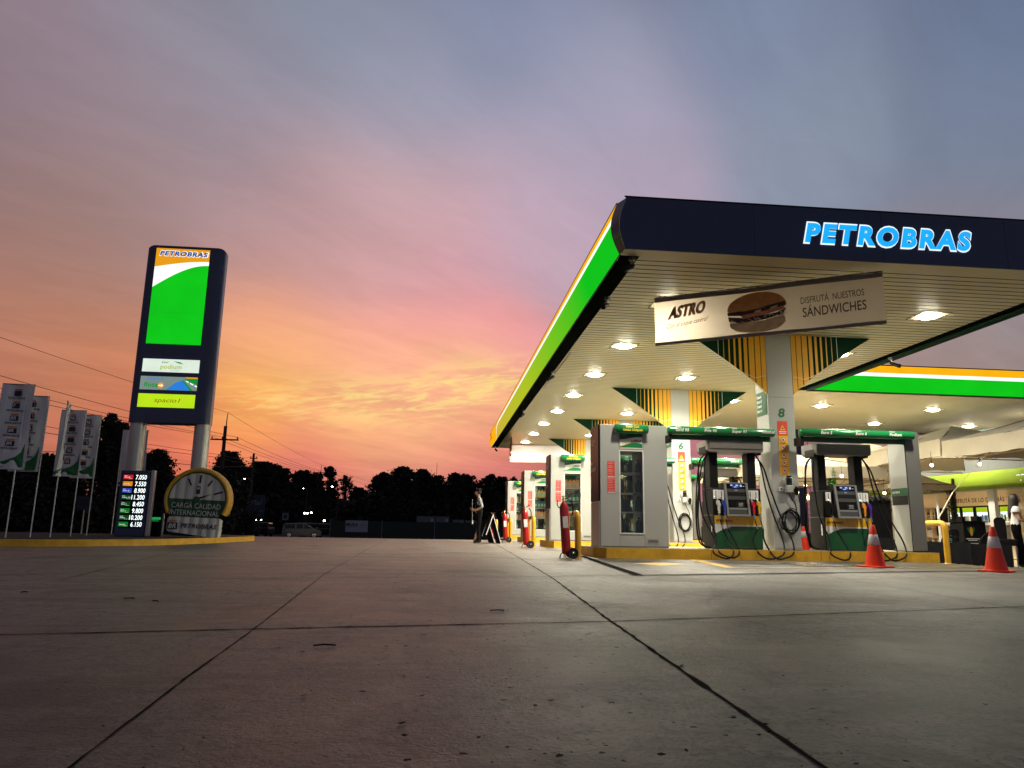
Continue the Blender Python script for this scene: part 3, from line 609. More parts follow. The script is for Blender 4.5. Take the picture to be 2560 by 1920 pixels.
# tyre inflator with its coiled hose on the front of a column
def inflator(k):
    y0 = 14.45 + PITCH * k
    t = thing('tyre_inflator', ('grey tyre inflator reel with coiled black hose on the nearest column', 'grey tyre inflator reel with coiled hose on the column numbered 6', 'grey tyre inflator reel on the third column from the front', '')[k], 'tyre inflator', (7.04, y0, 0), 0, 'tyre inflators on the columns')
    r = MB(); r.lathe([(.0, -.075), (.10, -.07), (.115, -.05), (.115, -.004)], (0, 0, 1.55), 'panel_grey', 24, 'y'); r.build('reel', t)
    u = MB(); u.box(-.055, .055, -.105, -.076, 1.48, 1.62, 'black_plastic', .008); u.box(-.05, .05, -.10, -.076, 1.64, 1.67, 'black_plastic'); u.box(-.07, .07, -.115, -.004, 1.33, 1.475, 'panel_grey', .012); u.disc((0, -.1165, 1.5), .012, 'steel'); u.build('pump_unit', t)
    sk = MB(); sk.box(-.19, -.10, -.03, -.004, 1.36, 1.44, 'white_paint', .005); sk.box(-.17, -.12, -.034, -.031, 1.38, 1.42, 'panel_dark'); sk.build('socket', t)
    vl = MB()
    for i in range(4): vl.tube(hang((.14 + .02 * i, -.05, 1.46 - .02 * i), (.20 - .03 * i, -.06, 1.35 + .02 * i), .06 + .02 * i, 8), .011, 'black_plastic', 6)
    vl.sphere((.17, -.05, 1.42), .04, 'black_plastic', 6); vl.build('valve', t)
    h = MB(); rnd = random.Random(5 + k); h.tube(spline([(.0, -.06, 1.34), (.06, -.05, 1.2), (.13, -.05, 1.06), (.14, -.05, .95)]), .009, 'hose', 6)
    h.tube(spline([(.17, -.06, 1.36), (.20, -.05, 1.25), (.21, -.05, 1.16), (.22, -.05, 1.12)]), .008, 'hose', 6)
    for i in range(7):
        rx, rz = .15 + .03 * rnd.random(), .19 + .07 * rnd.random(); cx, cz = .0 + .02 * rnd.gauss(0, 1), .78 - .05 * rnd.random()
        h.tube([(cx + rx * math.cos(q) * (1 + .06 * math.sin(2 * q + i)), -.03 - .012 * (i % 4), cz + rz * math.sin(q)) for q in [2 * math.pi * j / 26 + i for j in range(27)]], .009, 'hose', 6, False)
    h.tube([(-.02, -.004, 1.0), (-.02, -.09, 1.0), (-.02, -.10, 1.03)], .008, 'steel', 6)
    h.build('coiled_hose', t)
for k in range(3): inflator(k)

# ------------------------------------------------------------------ pump islands
def island_k(k):
    y0 = 13.95 + PITCH * k
    out = [(3.16, y0), (9.85, y0), (9.85, y0 + 1.95), (3.16, y0 + 1.95), (3.0, y0 + 1.75), (3.0, y0 + .5)]
    mb = MB(); mb.prism(out, XY, 0, .19, 'kerb_top', side='kerb_yellow'); inn = [(3.24, y0 + .09), (9.76, y0 + .09), (9.76, y0 + 1.86), (3.24, y0 + 1.86), (3.09, y0 + 1.72), (3.09, y0 + .54)]
    mb.poly([(x, y, .1935) for x, y in inn], 'kerb_top')
    for x in (5.2, 7.4): mb.box(x, x + .006, y0 - .002, y0 + .01, .0, .19, 'ink_brown')
    tag(mb.build('pump_island'), '%s raised pump island with yellow painted kerb' % FROM4[k], 'pump island', 'pump islands under the main canopy')
for k in range(4): island_k(k)

# ------------------------------------------------------------------ oil display cabinet at the left end of each island
def cabinet():
    t = thing('display_cabinet', 'nearest grey oil display cabinet at the left end of the front island', 'display cabinet', (3.17, 14.5, .19), 0, 'oil display cabinets on the pump islands')
    b = MB()
    b.box(0, .39, 0, .80, 0, 2.44, 'panel_grey', .008); b.box(.89, 1.38, 0, .80, 0, 2.44, 'panel_grey', .008)
    b.box(.392, .888, .004, .796, .002, .27, 'panel_grey'); b.box(.392, .888, .004, .796, 1.92, 2.436, 'panel_grey')
    b.box(.02, 1.36, -.0025, .8, .0, .03, 'panel_dark'); b.box(1.382, 1.46, .28, .6, .0, .80, 'panel_grey', .006)
    b.box(.95, 1.17, -.006, -.001, .08, .17, 'metal_grey', .002); b.box(.96, 1.16, -.0075, -.006, .105, .15, 'panel_dark')
    b.box(.39, .393, -.001, .005, 0, .27, 'panel_dark'); b.build('body', t)
    e = MB(); e.box(-.035, -.003, .02, .78, .9, 2.44, 'navy_dark', .006); e.box(-.032, -.003, .02, .78, .0, .895, 'metal_grey', .006)
    e.text('GLP', (-.0365, .62, 2.05), .10, 'ink_white', xd=(0, -1, 0), bold=.02); e.text('podium', (-.0365, .70, 1.52), .09, 'ink_white', xd=(0, -1, 0), shear=.2, bold=.02); e.text('diesel', (-.0365, .70, 1.66), .06, 'ink_white', xd=(0, -1, 0), shear=.2); e.build('end_panel', t)
    f = MB()
    for q in ((.385, .41, .26, 1.93), (.868, .893, .26, 1.93)): f.box(q[0], q[1], -.008, .81, q[2], q[3], 'white_paint', .003)
    f.box(.411, .867, -.008, .81, .26, .285, 'white_paint'); f.box(.411, .867, -.008, .81, 1.905, 1.93, 'white_paint'); f.build('window_frame', t)
    sh = MB()
    for z in (.70, 1.08, 1.48): sh.box(.412, .866, .05, .74, z - .014, z, 'metal_grey')
    sh.build('shelf', t)
    gl = MB(); gl.poly([(.41, .012, .285), (.868, .012, .285), (.868, .012, 1.905), (.41, .012, 1.905)], 'pane'); gl.poly([(.41, .785, .285), (.868, .785, .285), (.868, .785, 1.905), (.41, .785, 1.905)], 'pane_dark'); gl.build('glass_pane', t)  # dark rear pane added to dim the bright view through the cabinet
    h = MB(); h.box(.40, .868, -.012, -.002, 1.955, 2.26, 'ink_white')
    wv = [(.40 + .468 * i / 12, 2.17 - .035 * math.cos(i / 12 * 3.4) * (1 - i / 30)) for i in range(13)]
    h.poly([(x, -.0135, z) for x, z in wv] + [(.868, -.0135, 2.26), (.40, -.0135, 2.26)], 'sign_green_dark')
    w1 = [(.40 + .468 * i / 14, 2.03 + .05 * math.sin((i / 14 - .25) * 3.6)) for i in range(15)]
    h.poly([(x, -.014, z + .012) for x, z in reversed(w1[:9])] + [(.40, -.014, 1.985), (w1[8][0], -.014, 1.985)], 'pump_yellow')
    h.poly([(x, -.015, min(z, 2.078)) for x, z in reversed(w1)] + [(.40, -.015, 1.975), (.868, -.015, 1.975)], 'sign_green')
    h.text('LUBRAX', (.85, -.0145, 2.095), .042, 'ink_black', shear=.2, bold=.03, al='R', w=.21); h.text('LUBRICANTES', (.42, -.0150, 2.225), .014, 'ink_white'); h.build('header', t)
    tb = MB(); tb.lathe([(.0, .28), (.085, .285), (.098, .30), (.098, .95), (.085, .965), (0, .97)], (0, -.09, 2.345), 'sign_green', 24, 'x'); tb.box(.40, .86, -.06, -.003, 2.27, 2.31, 'sign_green_dark')
    tb.text('EESS Col.', (.63, -.1895, 2.36), .045, 'ink_yellow', bold=.03, al='C', shear=.1); tb.text('Unidas Obligado', (.63, -.189, 2.298), .042, 'ink_yellow', bold=.03, al='C', shear=.1, w=.40); tb.build('sign_tube', t)
    r = MB(); r.box(.145, .295, -.007, -.002, 1.06, 1.70, 'red_label')
    r.box(.150, .290, -.0085, -.0072, 1.372, 1.388, 'ink_white'); r.box(.150, .290, -.0085, -.0072, 1.064, 1.082, 'ink_white'); r.text('PROHIBIDO', (.155, -.0085, 1.672), .014, 'ink_white'); r.text('EMERGENCIA', (.155, -.0085, 1.345), .013, 'ink_white')
    for z in (1.64, 1.60, 1.565, 1.525, 1.49, 1.45, 1.41, 1.31, 1.26, 1.21, 1.16, 1.11): r.box(.157, .157 + .09 + .03 * ((z * 100) % 2 > 1), -.0085, -.0072, z, z + .004, 'ink_white')
    for z in (1.655, 1.58, 1.50, 1.33, 1.28, 1.23, 1.18, 1.13): r.box(.147, .293, -.0084, -.0072, z, z + .002, 'ink_white')
    r.build('notice', t)
    return t
CAB = cabinet()
CABN = ['nearest', 'second', 'third', 'farthest']
for k in (1, 2, 3): dup(CAB, (3.17 - .03 * k, 14.5 + PITCH * k, .19), ('second oil display cabinet with orange, green and dark bottles behind its glass', 'third oil display cabinet with yellow bottles on its upper shelf', 'farthest oil display cabinet at the left end of its island')[k - 1])

def bottle(m, lbl):
    t = thing('oil_bottle', lbl, 'oil bottle')
    b = MB(); b.prism(rrect(-.052, .052, 0, .20, .02, 3), XZ, -.035, .035, m); b.prism([(-.052, .195), (.052, .195), (.03, .25), (-.012, .255)], XZ, -.033, .033, m); b.box(-.036, .036, -.0375, -.0355, .05, .15, 'oil_label' if m != 'oil_dark' else 'oil_green')
    b.build('body', t); c = MB(); c.lathe([(.018, .25), (.018, .285), (0, .285)], (.005, 0, 0), 'black_plastic' if m != 'oil_yellow' else 'oil_yellow', 10); c.build('cap', t); return t
BPROT = {}
def bottles(k, z, m, n, shelf, cab):
    cname = {'oil_green': 'green', 'oil_dark': 'dark green', 'oil_orange': 'orange', 'oil_yellow': 'yellow'}[m]
    for i in range(n):
        pos = ['leftmost', 'second from left', 'third from left', 'rightmost'] if n == 4 else ['leftmost', 'middle', 'rightmost'] if n == 3 else ['left', 'right']
        lab = '%s %s oil bottle on the %s shelf of the %s display cabinet' % (pos[i], cname, shelf, cab)
        x = 3.17 - .03 * k + .47 + (.34 * i / (n - 1) if n > 1 else 0); loc = (x, 14.5 + PITCH * k + .16, .19 + z)
        if m not in BPROT: o = BPROT[m] = bottle(m, lab); o.location = loc; o['group'] = 'oil bottles in the display cabinets'
        else: o = dup(BPROT[m], loc, lab)
        if k == 0 and z < .8: o.scale = (1.15, 1, 1.08)
        elif k == 0: o.scale = (.9, 1, .95)
for a in [(0, 1.48, 'oil_dark', 3, 'top'), (0, 1.08, 'oil_dark', 3, 'second'), (0, .70, 'oil_dark', 2, 'third'), (0, .285, 'oil_dark', 2, 'bottom'),
          (1, 1.48, 'oil_orange', 4, 'top'), (1, 1.08, 'oil_green', 4, 'second'), (1, .70, 'oil_dark', 4, 'third'), (1, .285, 'oil_green', 2, 'bottom'),
          (2, 1.48, 'oil_yellow', 4, 'top'), (2, 1.08, 'oil_green', 4, 'second'), (2, .70, 'oil_orange', 4, 'third'), (2, .285, 'oil_green', 2, 'bottom'),
          (3, 1.48, 'oil_yellow', 3, 'top'), (3, 1.08, 'oil_green', 3, 'second'), (3, .70, 'oil_orange', 3, 'third'), (3, .285, 'oil_green', 2, 'bottom')]:
    bottles(*a, CABN[a[0]])

# ------------------------------------------------------------------ cabinet closing the right end of each island
def end_cabinet():
    t = thing('end_cabinet', 'grey end cabinet with green and black waste band at right end of front island', 'cabinet', (9.45, 14.15, .19), 0, 'end cabinets on the pump islands')
    b = MB(); b.box(.012, .31, 0, .62, .02, 2.43, 'panel_mid', .01); b.prism([(0, .02), (.0, .56)] + arc(.06, .56, .06, 180, 90, 5)[1:] + [(.10, .62), (.10, .02)], XY, .0, 2.28, 'panel_grey'); b.box(.0, .012, .012, .022, .02, 2.3, 'black_plastic'); b.box(-.01, .32, -.01, .63, -.002, .02, 'black_plastic'); b.build('body', t)
    g = MB(); g.box(-.004, -.0005, .03, .565, 1.13, 1.28, 'sign_green_dark'); g.text('surero', (-.0055, .53, 1.18), .06, 'ink_white', xd=(0, -1, 0), bold=.02, w=.25); g.build('waste_band', t)
    g = MB(); g.box(-.003, -.0005, .03, .565, .94, 1.128, 'black_plastic'); g.build('waste_slot', t)
    return t
EC = end_cabinet()
for k in (1, 2): dup(EC, (9.45, 14.15 + PITCH * k, .19), 'grey end cabinet at the right end of the %s island, mostly hidden' % ('second', 'third')[k - 1])

# ------------------------------------------------------------------ green tubes naming the fuels
def beam(x0, x1, names, y, lab):
    L = x1 - x0; t = thing('fuel_name_beam', lab, 'sign', (x0, y, 2.52), 0, 'green tubes naming the fuels')
    b = MB(); b.lathe([(0, 0), (.07, .006), (.088, .03), (.088, L - .03), (.07, L - .006), (0, L)], (0, 0, 0), 'sign_green', 28, 'x'); b.build('tube', t)
    f = MB(); f.box(.05, L - .05, .09, .16, -.17, -.02, 'sign_green_dark', .004); f.box(.02, .08, -.02, .3, -.25, -.088, 'black_plastic', .01); f.build('bracket_rail', t)
    x = MB()
    for top, nm, u in names:
        if top: x.text(top, (u * L, -.0895, .045), .030, 'ink_white', bold=.03, shear=.15)
        x.text(nm, (u * L, -.0925, -.025 if top else -.02), .055, 'ink_white', bold=.03, shear=.18)
    x.build('lettering', t); return t
NAF = [('Nafta', 'Grid 95', .065), ('Nafta', 'Prix 90', .33), ('Nafta', 'Super 97', .585), ('', 'Alcohol', .86)]
DIE = [('Diesel', 'Euro 5', .17), ('Diesel', 'Euro 6', .47), ('Diesel', 'Podium', .765)]
beam(4.50, 6.74, NAF, 14.28, 'green tube above the left front pump naming three gasolines and alcohol')
beam(7.16, 9.60, DIE, 14.06, 'green tube above the right front pump naming three diesels')
for k in (1, 2):
    beam(4.50, 6.74, NAF, 14.28 + PITCH * k, 'green gasoline tube on the %s island, largely hidden by the nearest cabinet' % ('second', 'third')[k - 1])
    beam(7.16, 9.60, DIE, 14.06 + PITCH * k, 'green diesel tube on the %s island seen %s' % (('second', 'through the frame of the left front pump'), ('third', 'far behind the pumps'))[k - 1])

# ------------------------------------------------------------------ fuel dispensers
def nozzle(mb, x, y, z, m):
    # spout up, grip down, lying in its holster
    mb.tube([(x - .045, y - .02, z + .155), (x - .025, y - .05, z + .115), (x, y - .065, z + .065)], [.011, .013, .016], 'steel', 8)
    mb.prism([(-.04, .075), (.012, .085), (.035, .03), (.045, -.02), (.03, -.03), (.028, -.17), (-.008, -.17), (-.012, -.04), (-.035, .02)], lambda u, v, a: (x + u, y - .075 + a, z + v), -.022, .022, m)
    mb.tube([(x - .02, y - .075, z + .0), (x - .035, y - .075, z - .07), (x - .012, y - .075, z - .15)], .007, 'black_plastic', 6)
    return mb
def dispenser(label, loc, left, right):
    t = thing('fuel_dispenser', label, 'fuel pump', loc, 0, 'fuel dispensers on the pump islands')
    c = MB(); c.box(0, 1.0, .0, .60, 0, .665, 'black_plastic', .012); c.box(0, 1.0, .02, .58, .668, 1.19, 'black_plastic', .012); c.box(-.008, .3, .05, .55, 1.192, 1.205, 'grey_plastic_dark'); c.box(.70, 1.008, .05, .55, 1.192, 1.205, 'grey_plastic_dark')
    c.box(-.003, .0, .03, .57, .66, .668, 'grey_plastic'); c.box(-.006, -.001, .10, .14, .30, .52, 'ink_white'); c.build('cabinet', t)
    p = MB(); y = -.012
    p.box(.012, .988, y, -.001, .02, .655, 'pump_green', .002); y2 = -.0145
    p.poly([(.012, y2, .485), (.988, y2, .47), (.988, y2, .655), (.012, y2, .655)], 'pump_yellow'); p.box(.0122, .9878, -.0125, -.0115, .0, .02, 'black_plastic')
    cv = [(.012 + .976 * i / 16, .485 - .015 * i / 16) for i in range(17)]; lo = [(.012, .30)] + [(.012 + .976 * i / 16, .30 + .145 * math.sin(min(1, i / 7.) * math.pi / 2)) for i in range(1, 17)]
    p.poly([(x, -.0165, z) for x, z in lo] + [(x, -.0165, z) for x, z in reversed(cv)], 'ink_white'); p.text('PETROBRAS', (.04, -.0175, .535), .04, 'ink_brown', shear=.2, bold=.03, w=.34); p.disc((.48, -.016, .585), .009, 'panel_dark'); p.build('front_panel', t)
    s = MB(); x0, x1 = .235, .72; pr = [(-.10, .64), (-.02, .66), (.35, .66), (.35, 1.31), (.015, 1.31)]
    s.prism([(yy, zz) for yy, zz in pr], YZ, x0, x1, 'grey_plastic_dark')
    fa = lambda u, v, d=0.: (x0 + (x1 - x0) * u, -.10 + .115 * v - d, .64 + .67 * v + d * .17)
    def fq(mb, u0, u1, v0, v1, m, d): mb.poly([fa(u0, v0, d), fa(u1, v0, d), fa(u1, v1, d), fa(u0, v1, d)], m)
    for u0, u1, v0, v1 in ((0, .085, 0, 1), (.915, 1, 0, 1), (.085, .915, 0, .06), (.085, .915, .97, 1)):
        mbx = [fa(u0, v0), fa(u1, v0), fa(u1, v1), fa(u0, v1)]; mby = [fa(u0, v0, .03), fa(u1, v0, .03), fa(u1, v1, .03), fa(u0, v1, .03)]
        s.add(mbx + mby, [(4, 5, 6, 7), (0, 1, 5, 4), (1, 2, 6, 5), (2, 3, 7, 6), (3, 0, 4, 7)], 'grey_plastic')
    fq(s, .09, .91, .82, .965, 'black_matt', .004); fq(s, .09, .91, .50, .815, 'grey_plastic_dark', .006); fq(s, .09, .91, .60, .72, 'black_plastic', .009); fq(s, .09, .91, .22, .495, 'black_matt', .005); fq(s, .12, .88, .07, .20, 'grey_plastic_dark', .012); fq(s, .09, .91, .20, .25, 'grey_plastic', .016)
    fq(s, .45, .80, .25, .44, 'black_plastic', .010)
    for i in range(12): fq(s, .55 + .05 * (i % 4), .575 + .05 * (i % 4), .30 + .04 * (i // 4), .315 + .04 * (i // 4), 'ink_white', .013)
    fq(s, .44, .56, .765, .785, 'panel_grey', .008)
    s.build('console', t)
    d = MB(); fq(d, .34, .64, .845, .95, 'screen_blue', .008); fq(d, .27, .36, .905, .945, 'screen_white', .011); fq(d, .50, .60, .90, .945, 'screen_white', .011); fq(d, .68, .76, .88, .945, 'screen_white', .009); fq(d, .80, .87, .89, .905, 'screen_white', .009); fq(d, .42, .52, .86, .885, 'screen_white', .011); d.build('display', t)
    for x in (.10, .90):
        q = MB(); q.box(x - .088, x + .088, .16, .44, 1.205, 1.93, 'black_plastic', .02); q.build('post', t)
    h = MB(); pl = [(-.06, 1.93), (1.06, 1.93), (1.085, 1.97), (1.085, 2.16), (-.085, 2.16), (-.085, 1.97)]
    h.prism(pl, XZ, -.02, .62, 'grey_head'); h.box(-.088, -.02, .08, .5, 1.89, 2.06, 'black_plastic', .02); h.box(1.02, 1.088, .08, .5, 1.89, 2.06, 'black_plastic', .02); h.box(-.04, 1.04, -.035, -.02, 1.995, 2.15, 'grey_head', .004); h.build('head', t)
    def hang_hose(mat, x, side, k):
        n = MB(); nozzle(n, x, -.02, .865, mat); nz = n.build('nozzle', t)
        o = MB(); o.tube([(x + .01, -.09, .70), (x + .015, -.10, .64), (x + .02, -.11, .58)], .017, 'steel', 8); o.tube([(x + .02, -.11, .58), (x + .04, -.12, .47)], .012, 'hose', 8); o.tube([(x + .04, -.12, .47), (x + .055, -.125, .40)], .017, 'steel', 8)
        sg = -1 if side == 'l' else 1; xe = -.06 if side == 'l' else 1.06
        xt = xe + sg * (.02 + .05 * k); bot = -.15 - .02 * k
        xb = (x + xt) / 2
        if side == 'l': pts = [(x + .055, -.125, .40), (x + .13, -.20, .20), (x + .15, -.40, -.02), (x + .05, -.50, -.14 + .015 * k), (x - .10, -.50, -.15 + .015 * k), (x - .26, -.42, -.04), (xt + .04, -.22, .22), (xt - .05 - .07 * k, -.05, .68), (xt - .05 - .06 * k, .08, 1.25), (xt - .01, .16, 1.70), (xe + .03, .22, 1.86), (xe + .05, .25, 1.90)]
        else: pts = [(x + .055, -.125, .40), (x - .07 + .10 * k, -.20, .20), (x - .09 + .14 * k, -.40, -.02), (x + .02 + .10 * k, -.50, -.14), (x + .20 + .06 * k, -.50, -.15), (xt + .14 + .14 * k, -.42, -.05), (xt + .22 + .14 * k, -.22, .22), (xt + .16 + .09 * k, -.02, .66), (xt + .06 + .05 * k, .08, 1.2), (xt + .03, .16, 1.62), (xe + .01, .22, 1.82), (xe - .03, .25, 1.90)]
        o.tube(spline(pts, 6), .0165, 'hose', 8); o.build('hose', t)
        lb = MB(); lb.box(x - .06, x + .05, .008, .0185, .985, 1.165, 'ink_white', .002); lb.box(x - .012, x + .004, .0065, .0078, 1.01, 1.14, 'panel_dark'); lb.build('label_plate', t)
    for k, (m, x) in enumerate(left): hang_hose(m, x, 'l', k)
    for k, (m, x) in enumerate(right): hang_hose(m, x, 'r', k)
    for k, (dx, dy) in enumerate(((-.16, .34), (-.09, .42))):
        o = MB(); o.tube(spline([(-.04, .3, 1.90), (-.09 + dx * .3, dy, 1.72), (dx - .05, dy, 1.2), (dx - .08, dy, .6), (dx - .02, dy, .12), (.05 + dx * .2, dy - .1, .02)], 6), .015, 'hose', 8); o.build('hose', t)
    return t
DG = dispenser('left front fuel pump with white, blue, red and yellow nozzles and grey head', (5.43, 14.36, .19), [('nozzle_white', .07), ('nozzle_blue', .185)], [('nozzle_red', .785), ('nozzle_yellow', .90)])
DD = dispenser('right front fuel pump with black, orange and purple nozzles behind the orange cone', (7.74, 14.36, .19), [('black_plastic', .12)], [('nozzle_orange', .80), ('nozzle_purple', .92)])
for k in (1, 2, 3):
    dup(DG, (5.43, 14.36 + PITCH * k, .19), 'gasoline pump on the %s island, only pieces of it visible behind the front pump' % ('second', 'third', 'farthest')[k - 1])
    dup(DD, (7.74, 14.36 + PITCH * k, .19), 'diesel pump on the %s island, only pieces of it visible behind the front pump' % ('second', 'third', 'farthest')[k - 1])

# ------------------------------------------------------------------ wheeled extinguishers
def extinguisher():
    t = thing('fire_extinguisher', '', 'fire extinguisher', (2.36, 13.72, 0), 0, 'wheeled extinguishers before the islands')
    b = MB(); b.lathe([(.0, .07), (.06, .075), (.083, .10), (.085, .14), (.085, .88), (.080, .94), (.062, .99), (.032, 1.02), (.028, 1.04), (0, 1.04)], (0, 0, 0), 'red_paint', 28); b.box(-.05, .05, -.0865, -.08, .55, .76, 'ink_white', .002)
    for z in (.30, .80): b.lathe([(.0855, z), (.088, z + .003), (.088, z + .012), (.0855, z + .015)], (0, 0, 0), 'red_paint', 28)
    b.move(Matrix.Rotation(R(-3.4), 4, 'Y')); b.build('cylinder', t)
    v = MB(); v.lathe([(.02, 1.04), (.022, 1.09), (.012, 1.10), (.012, 1.12), (.035, 1.125), (.035, 1.14), (0, 1.14)], (0, 0, 0), 'brass', 14); v.tube([(0, 0, 1.075), (-.07, 0, 1.08), (-.11, 0, 1.06)], .009, 'brass', 8); v.tube([(0, 0, 1.08), (.08, 0, 1.10), (.13, 0, 1.14)], .01, 'black_plastic', 8); v.tube([(.09, 0, 1.10), (.10, .01, 1.15), (.16, 0, 1.155)], .008, 'red_paint', 8); v.move(Matrix.Rotation(R(-3.4), 4, 'Y')); v.build('valve', t)
    h = MB(); h.tube(spline([(-.17, 0, 1.06), (-.185, -.02, 1.0), (-.165, -.03, .93), (-.10, -.05, .90)]), .010, 'black_plastic', 8); h.tube(spline([(.05, 0, 1.07), (.10, -.02, 1.0), (.115, -.03, .90), (.10, -.03, .80), (.07, -.03, .78)]), .013, 'hose', 8); h.build('hose', t)
    for y in (-.12, .12):
        w = MB(); w.lathe([(.0, -.02), (.03, -.022), (.03, -.016), (.07, -.015), (.072, -.02), (.095, -.02), (.098, -.01), (.098, .01), (.095, .02), (.072, .02), (.07, .015), (0, .015)], (.10, y, .098), 'tyre', 28, 'y'); w.lathe([(.0, -.026), (.022, -.024), (.022, -.016)], (.10, y, .098), 'steel', 14, 'y'); w.build('wheel', t)
    f = MB(); f.tube([(.10, -.13, .098), (.10, .13, .098)], .010, 'black_plastic', 8); f.tube(spline([(.07, 0, .10), (-.02, -.03, .11), (-.09, -.03, .095), (-.125, -.03, .05), (-.13, -.03, .0)]), .010, 'black_plastic', 8); f.tube([(.085, .085, .12), (.02, .085, .55), (-.02, .085, .98)], .009, 'black_plastic', 8); f.build('trolley', t)
    return t
EX = extinguisher(); EX['label'] = 'nearest red wheeled fire extinguisher standing before the nearest cabinet'
for k in (1, 2, 3):
    dup(EX, (2.36 + .01 * k, 13.72 + PITCH * k, 0), ('second red wheeled fire extinguisher, standing before the second cabinet', 'third red wheeled fire extinguisher, just right of the folding board', 'farthest red wheeled fire extinguisher, partly hidden by the folding board')[k - 1])

# ------------------------------------------------------------------ yellow hoop guards
def hoop(loc, lab):
    t = MB(); p = [(0, 0, -.2), (0, 0, .70)] + [(0, .12 - .12 * math.cos(q), .70 + .12 * math.sin(q)) for q in [R(a) for a in range(15, 91, 15)]] + [(0, 1.08 + .12 * math.sin(q), .70 + .12 * math.cos(q)) for q in [R(a) for a in range(0, 91, 15)]] + [(0, 1.2, -.2)]
    t.tube(p, .058, 'post_yellow', 16)
    for y in (0, 1.2): t.lathe([(.075, 0), (.075, .006), (.06, .012)], (0, y, .003), 'post_yellow', 16)
    return tag(t.build('guard_hoop', None, loc), lab, 'guard hoop', 'yellow steel hoops guarding the islands')
HP = hoop((2.57, 13.72, 0), 'nearest yellow steel hoop, guarding the left end of the front island')
for k in (1, 2, 3):
    c = HP.copy(); COL.objects.link(c); c.location = (2.57 - .01 * k, 13.72 + PITCH * k, 0); c['label'] = ('second yellow hoop, behind the second red extinguisher', 'third yellow hoop, beside the third red extinguisher', 'farthest yellow hoop on the left, behind the folding board')[k - 1]
c = HP.copy(); COL.objects.link(c); c.location = (10.38, 14.45, -.04); c['label'] = 'yellow steel hoop at the right end of the front island, next to the tents'

# ------------------------------------------------------------------ traffic cones
def cone(loc, lab, s=1., rz=25):
    t = thing('traffic_cone', lab, 'traffic cone', loc, R(rz), 'orange traffic cones with a pale band')
    b = MB(); b.box(-.205, .205, -.205, .205, 0, .03, 'cone_orange', .008); b.build('base', t)
    k = MB(); rr = lambda z: .158 - (.158 - .034) * (z - .03) / .65
    k.lathe([(rr(.03), .028), (rr(.36), .36), (rr(.53), .53), (rr(.675), .675), (.026, .684), (0, .684)], (0, 0, 0), 'cone_orange', 28); k.build('cone_body', t)
    w = MB(); w.lathe([(rr(.36), .36), (rr(.36) + .003, .362), (rr(.53) + .003, .528), (rr(.53), .53)], (0, 0, 0), 'cone_band', 28); w.build('reflective_band', t)
    t.scale = (s, s, s); return t
cone((7.14, 11.72, 0), 'orange traffic cone standing on the apron in front of the right front pump')
cone((8.52, 10.78, 0), 'rightmost orange traffic cone, standing alone before the shop', rz=38)
cone((7.46, 14.72, .19), 'small orange cone on the island between the column 8 and the right front pump', .70, 10)

# ------------------------------------------------------------------ security cameras under the canopy edge
def sec_cam(loc, rz, lab):
    t = thing('security_camera', lab, 'security camera', loc, rz, 'security cameras under the canopy edge')
    m = MB(); m.box(-.045, .045, -.045, .045, -.055, 0, 'panel_dark', .006); m.tube([(0, 0, -.05), (.0, -.03, -.12), (0, -.05, -.15)], .016, 'metal_grey', 8); m.build('mount', t)
    b = MB(); b.tube([(0, .03, -.125), (0, -.02, -.155), (0, -.17, -.235)], [.02, .042, .042], 'black_plastic', 12); b.tube([(0, -.16, -.225), (0, -.20, -.245)], .047, 'black_plastic', 12); b.build('camera_body', t)
    return t
sec_cam((2.80, 10.42, 4.64), R(-60), 'dark security camera under the near left corner of the canopy')
for loc, rz, lab in (((2.86, 12.4, 4.64), -35, 'security camera under the left canopy edge, left of the hanging sandwich banner'), ((2.88, 18.9, 4.64), -60, 'small security camera under the left canopy edge above the second cabinet'), ((2.85, 25.6, 4.64), -40, 'small security camera far along the left canopy edge'), ((2.74, 37.8, 4.64), 20, 'tiny security camera under the far left corner of the canopy'), ((10.46, 15.9, 4.63), 30, 'security camera under the right canopy edge, above the rear canopy fascia')):
    sec_cam(loc, R(rz), lab)
rl = MB(); rl.tube([(2.97, 16.8, 4.63), (2.95, 21.2, 4.63)], .012, 'metal_grey', 6)
for y in (16.9, 19, 21.1): rl.tube([(2.965, y, 4.63), (2.965, y, 4.668)], .008, 'metal_grey', 6)
tag(rl.build('conduit_pipe'), 'thin conduit running under the ceiling along the left canopy edge', 'pipe')

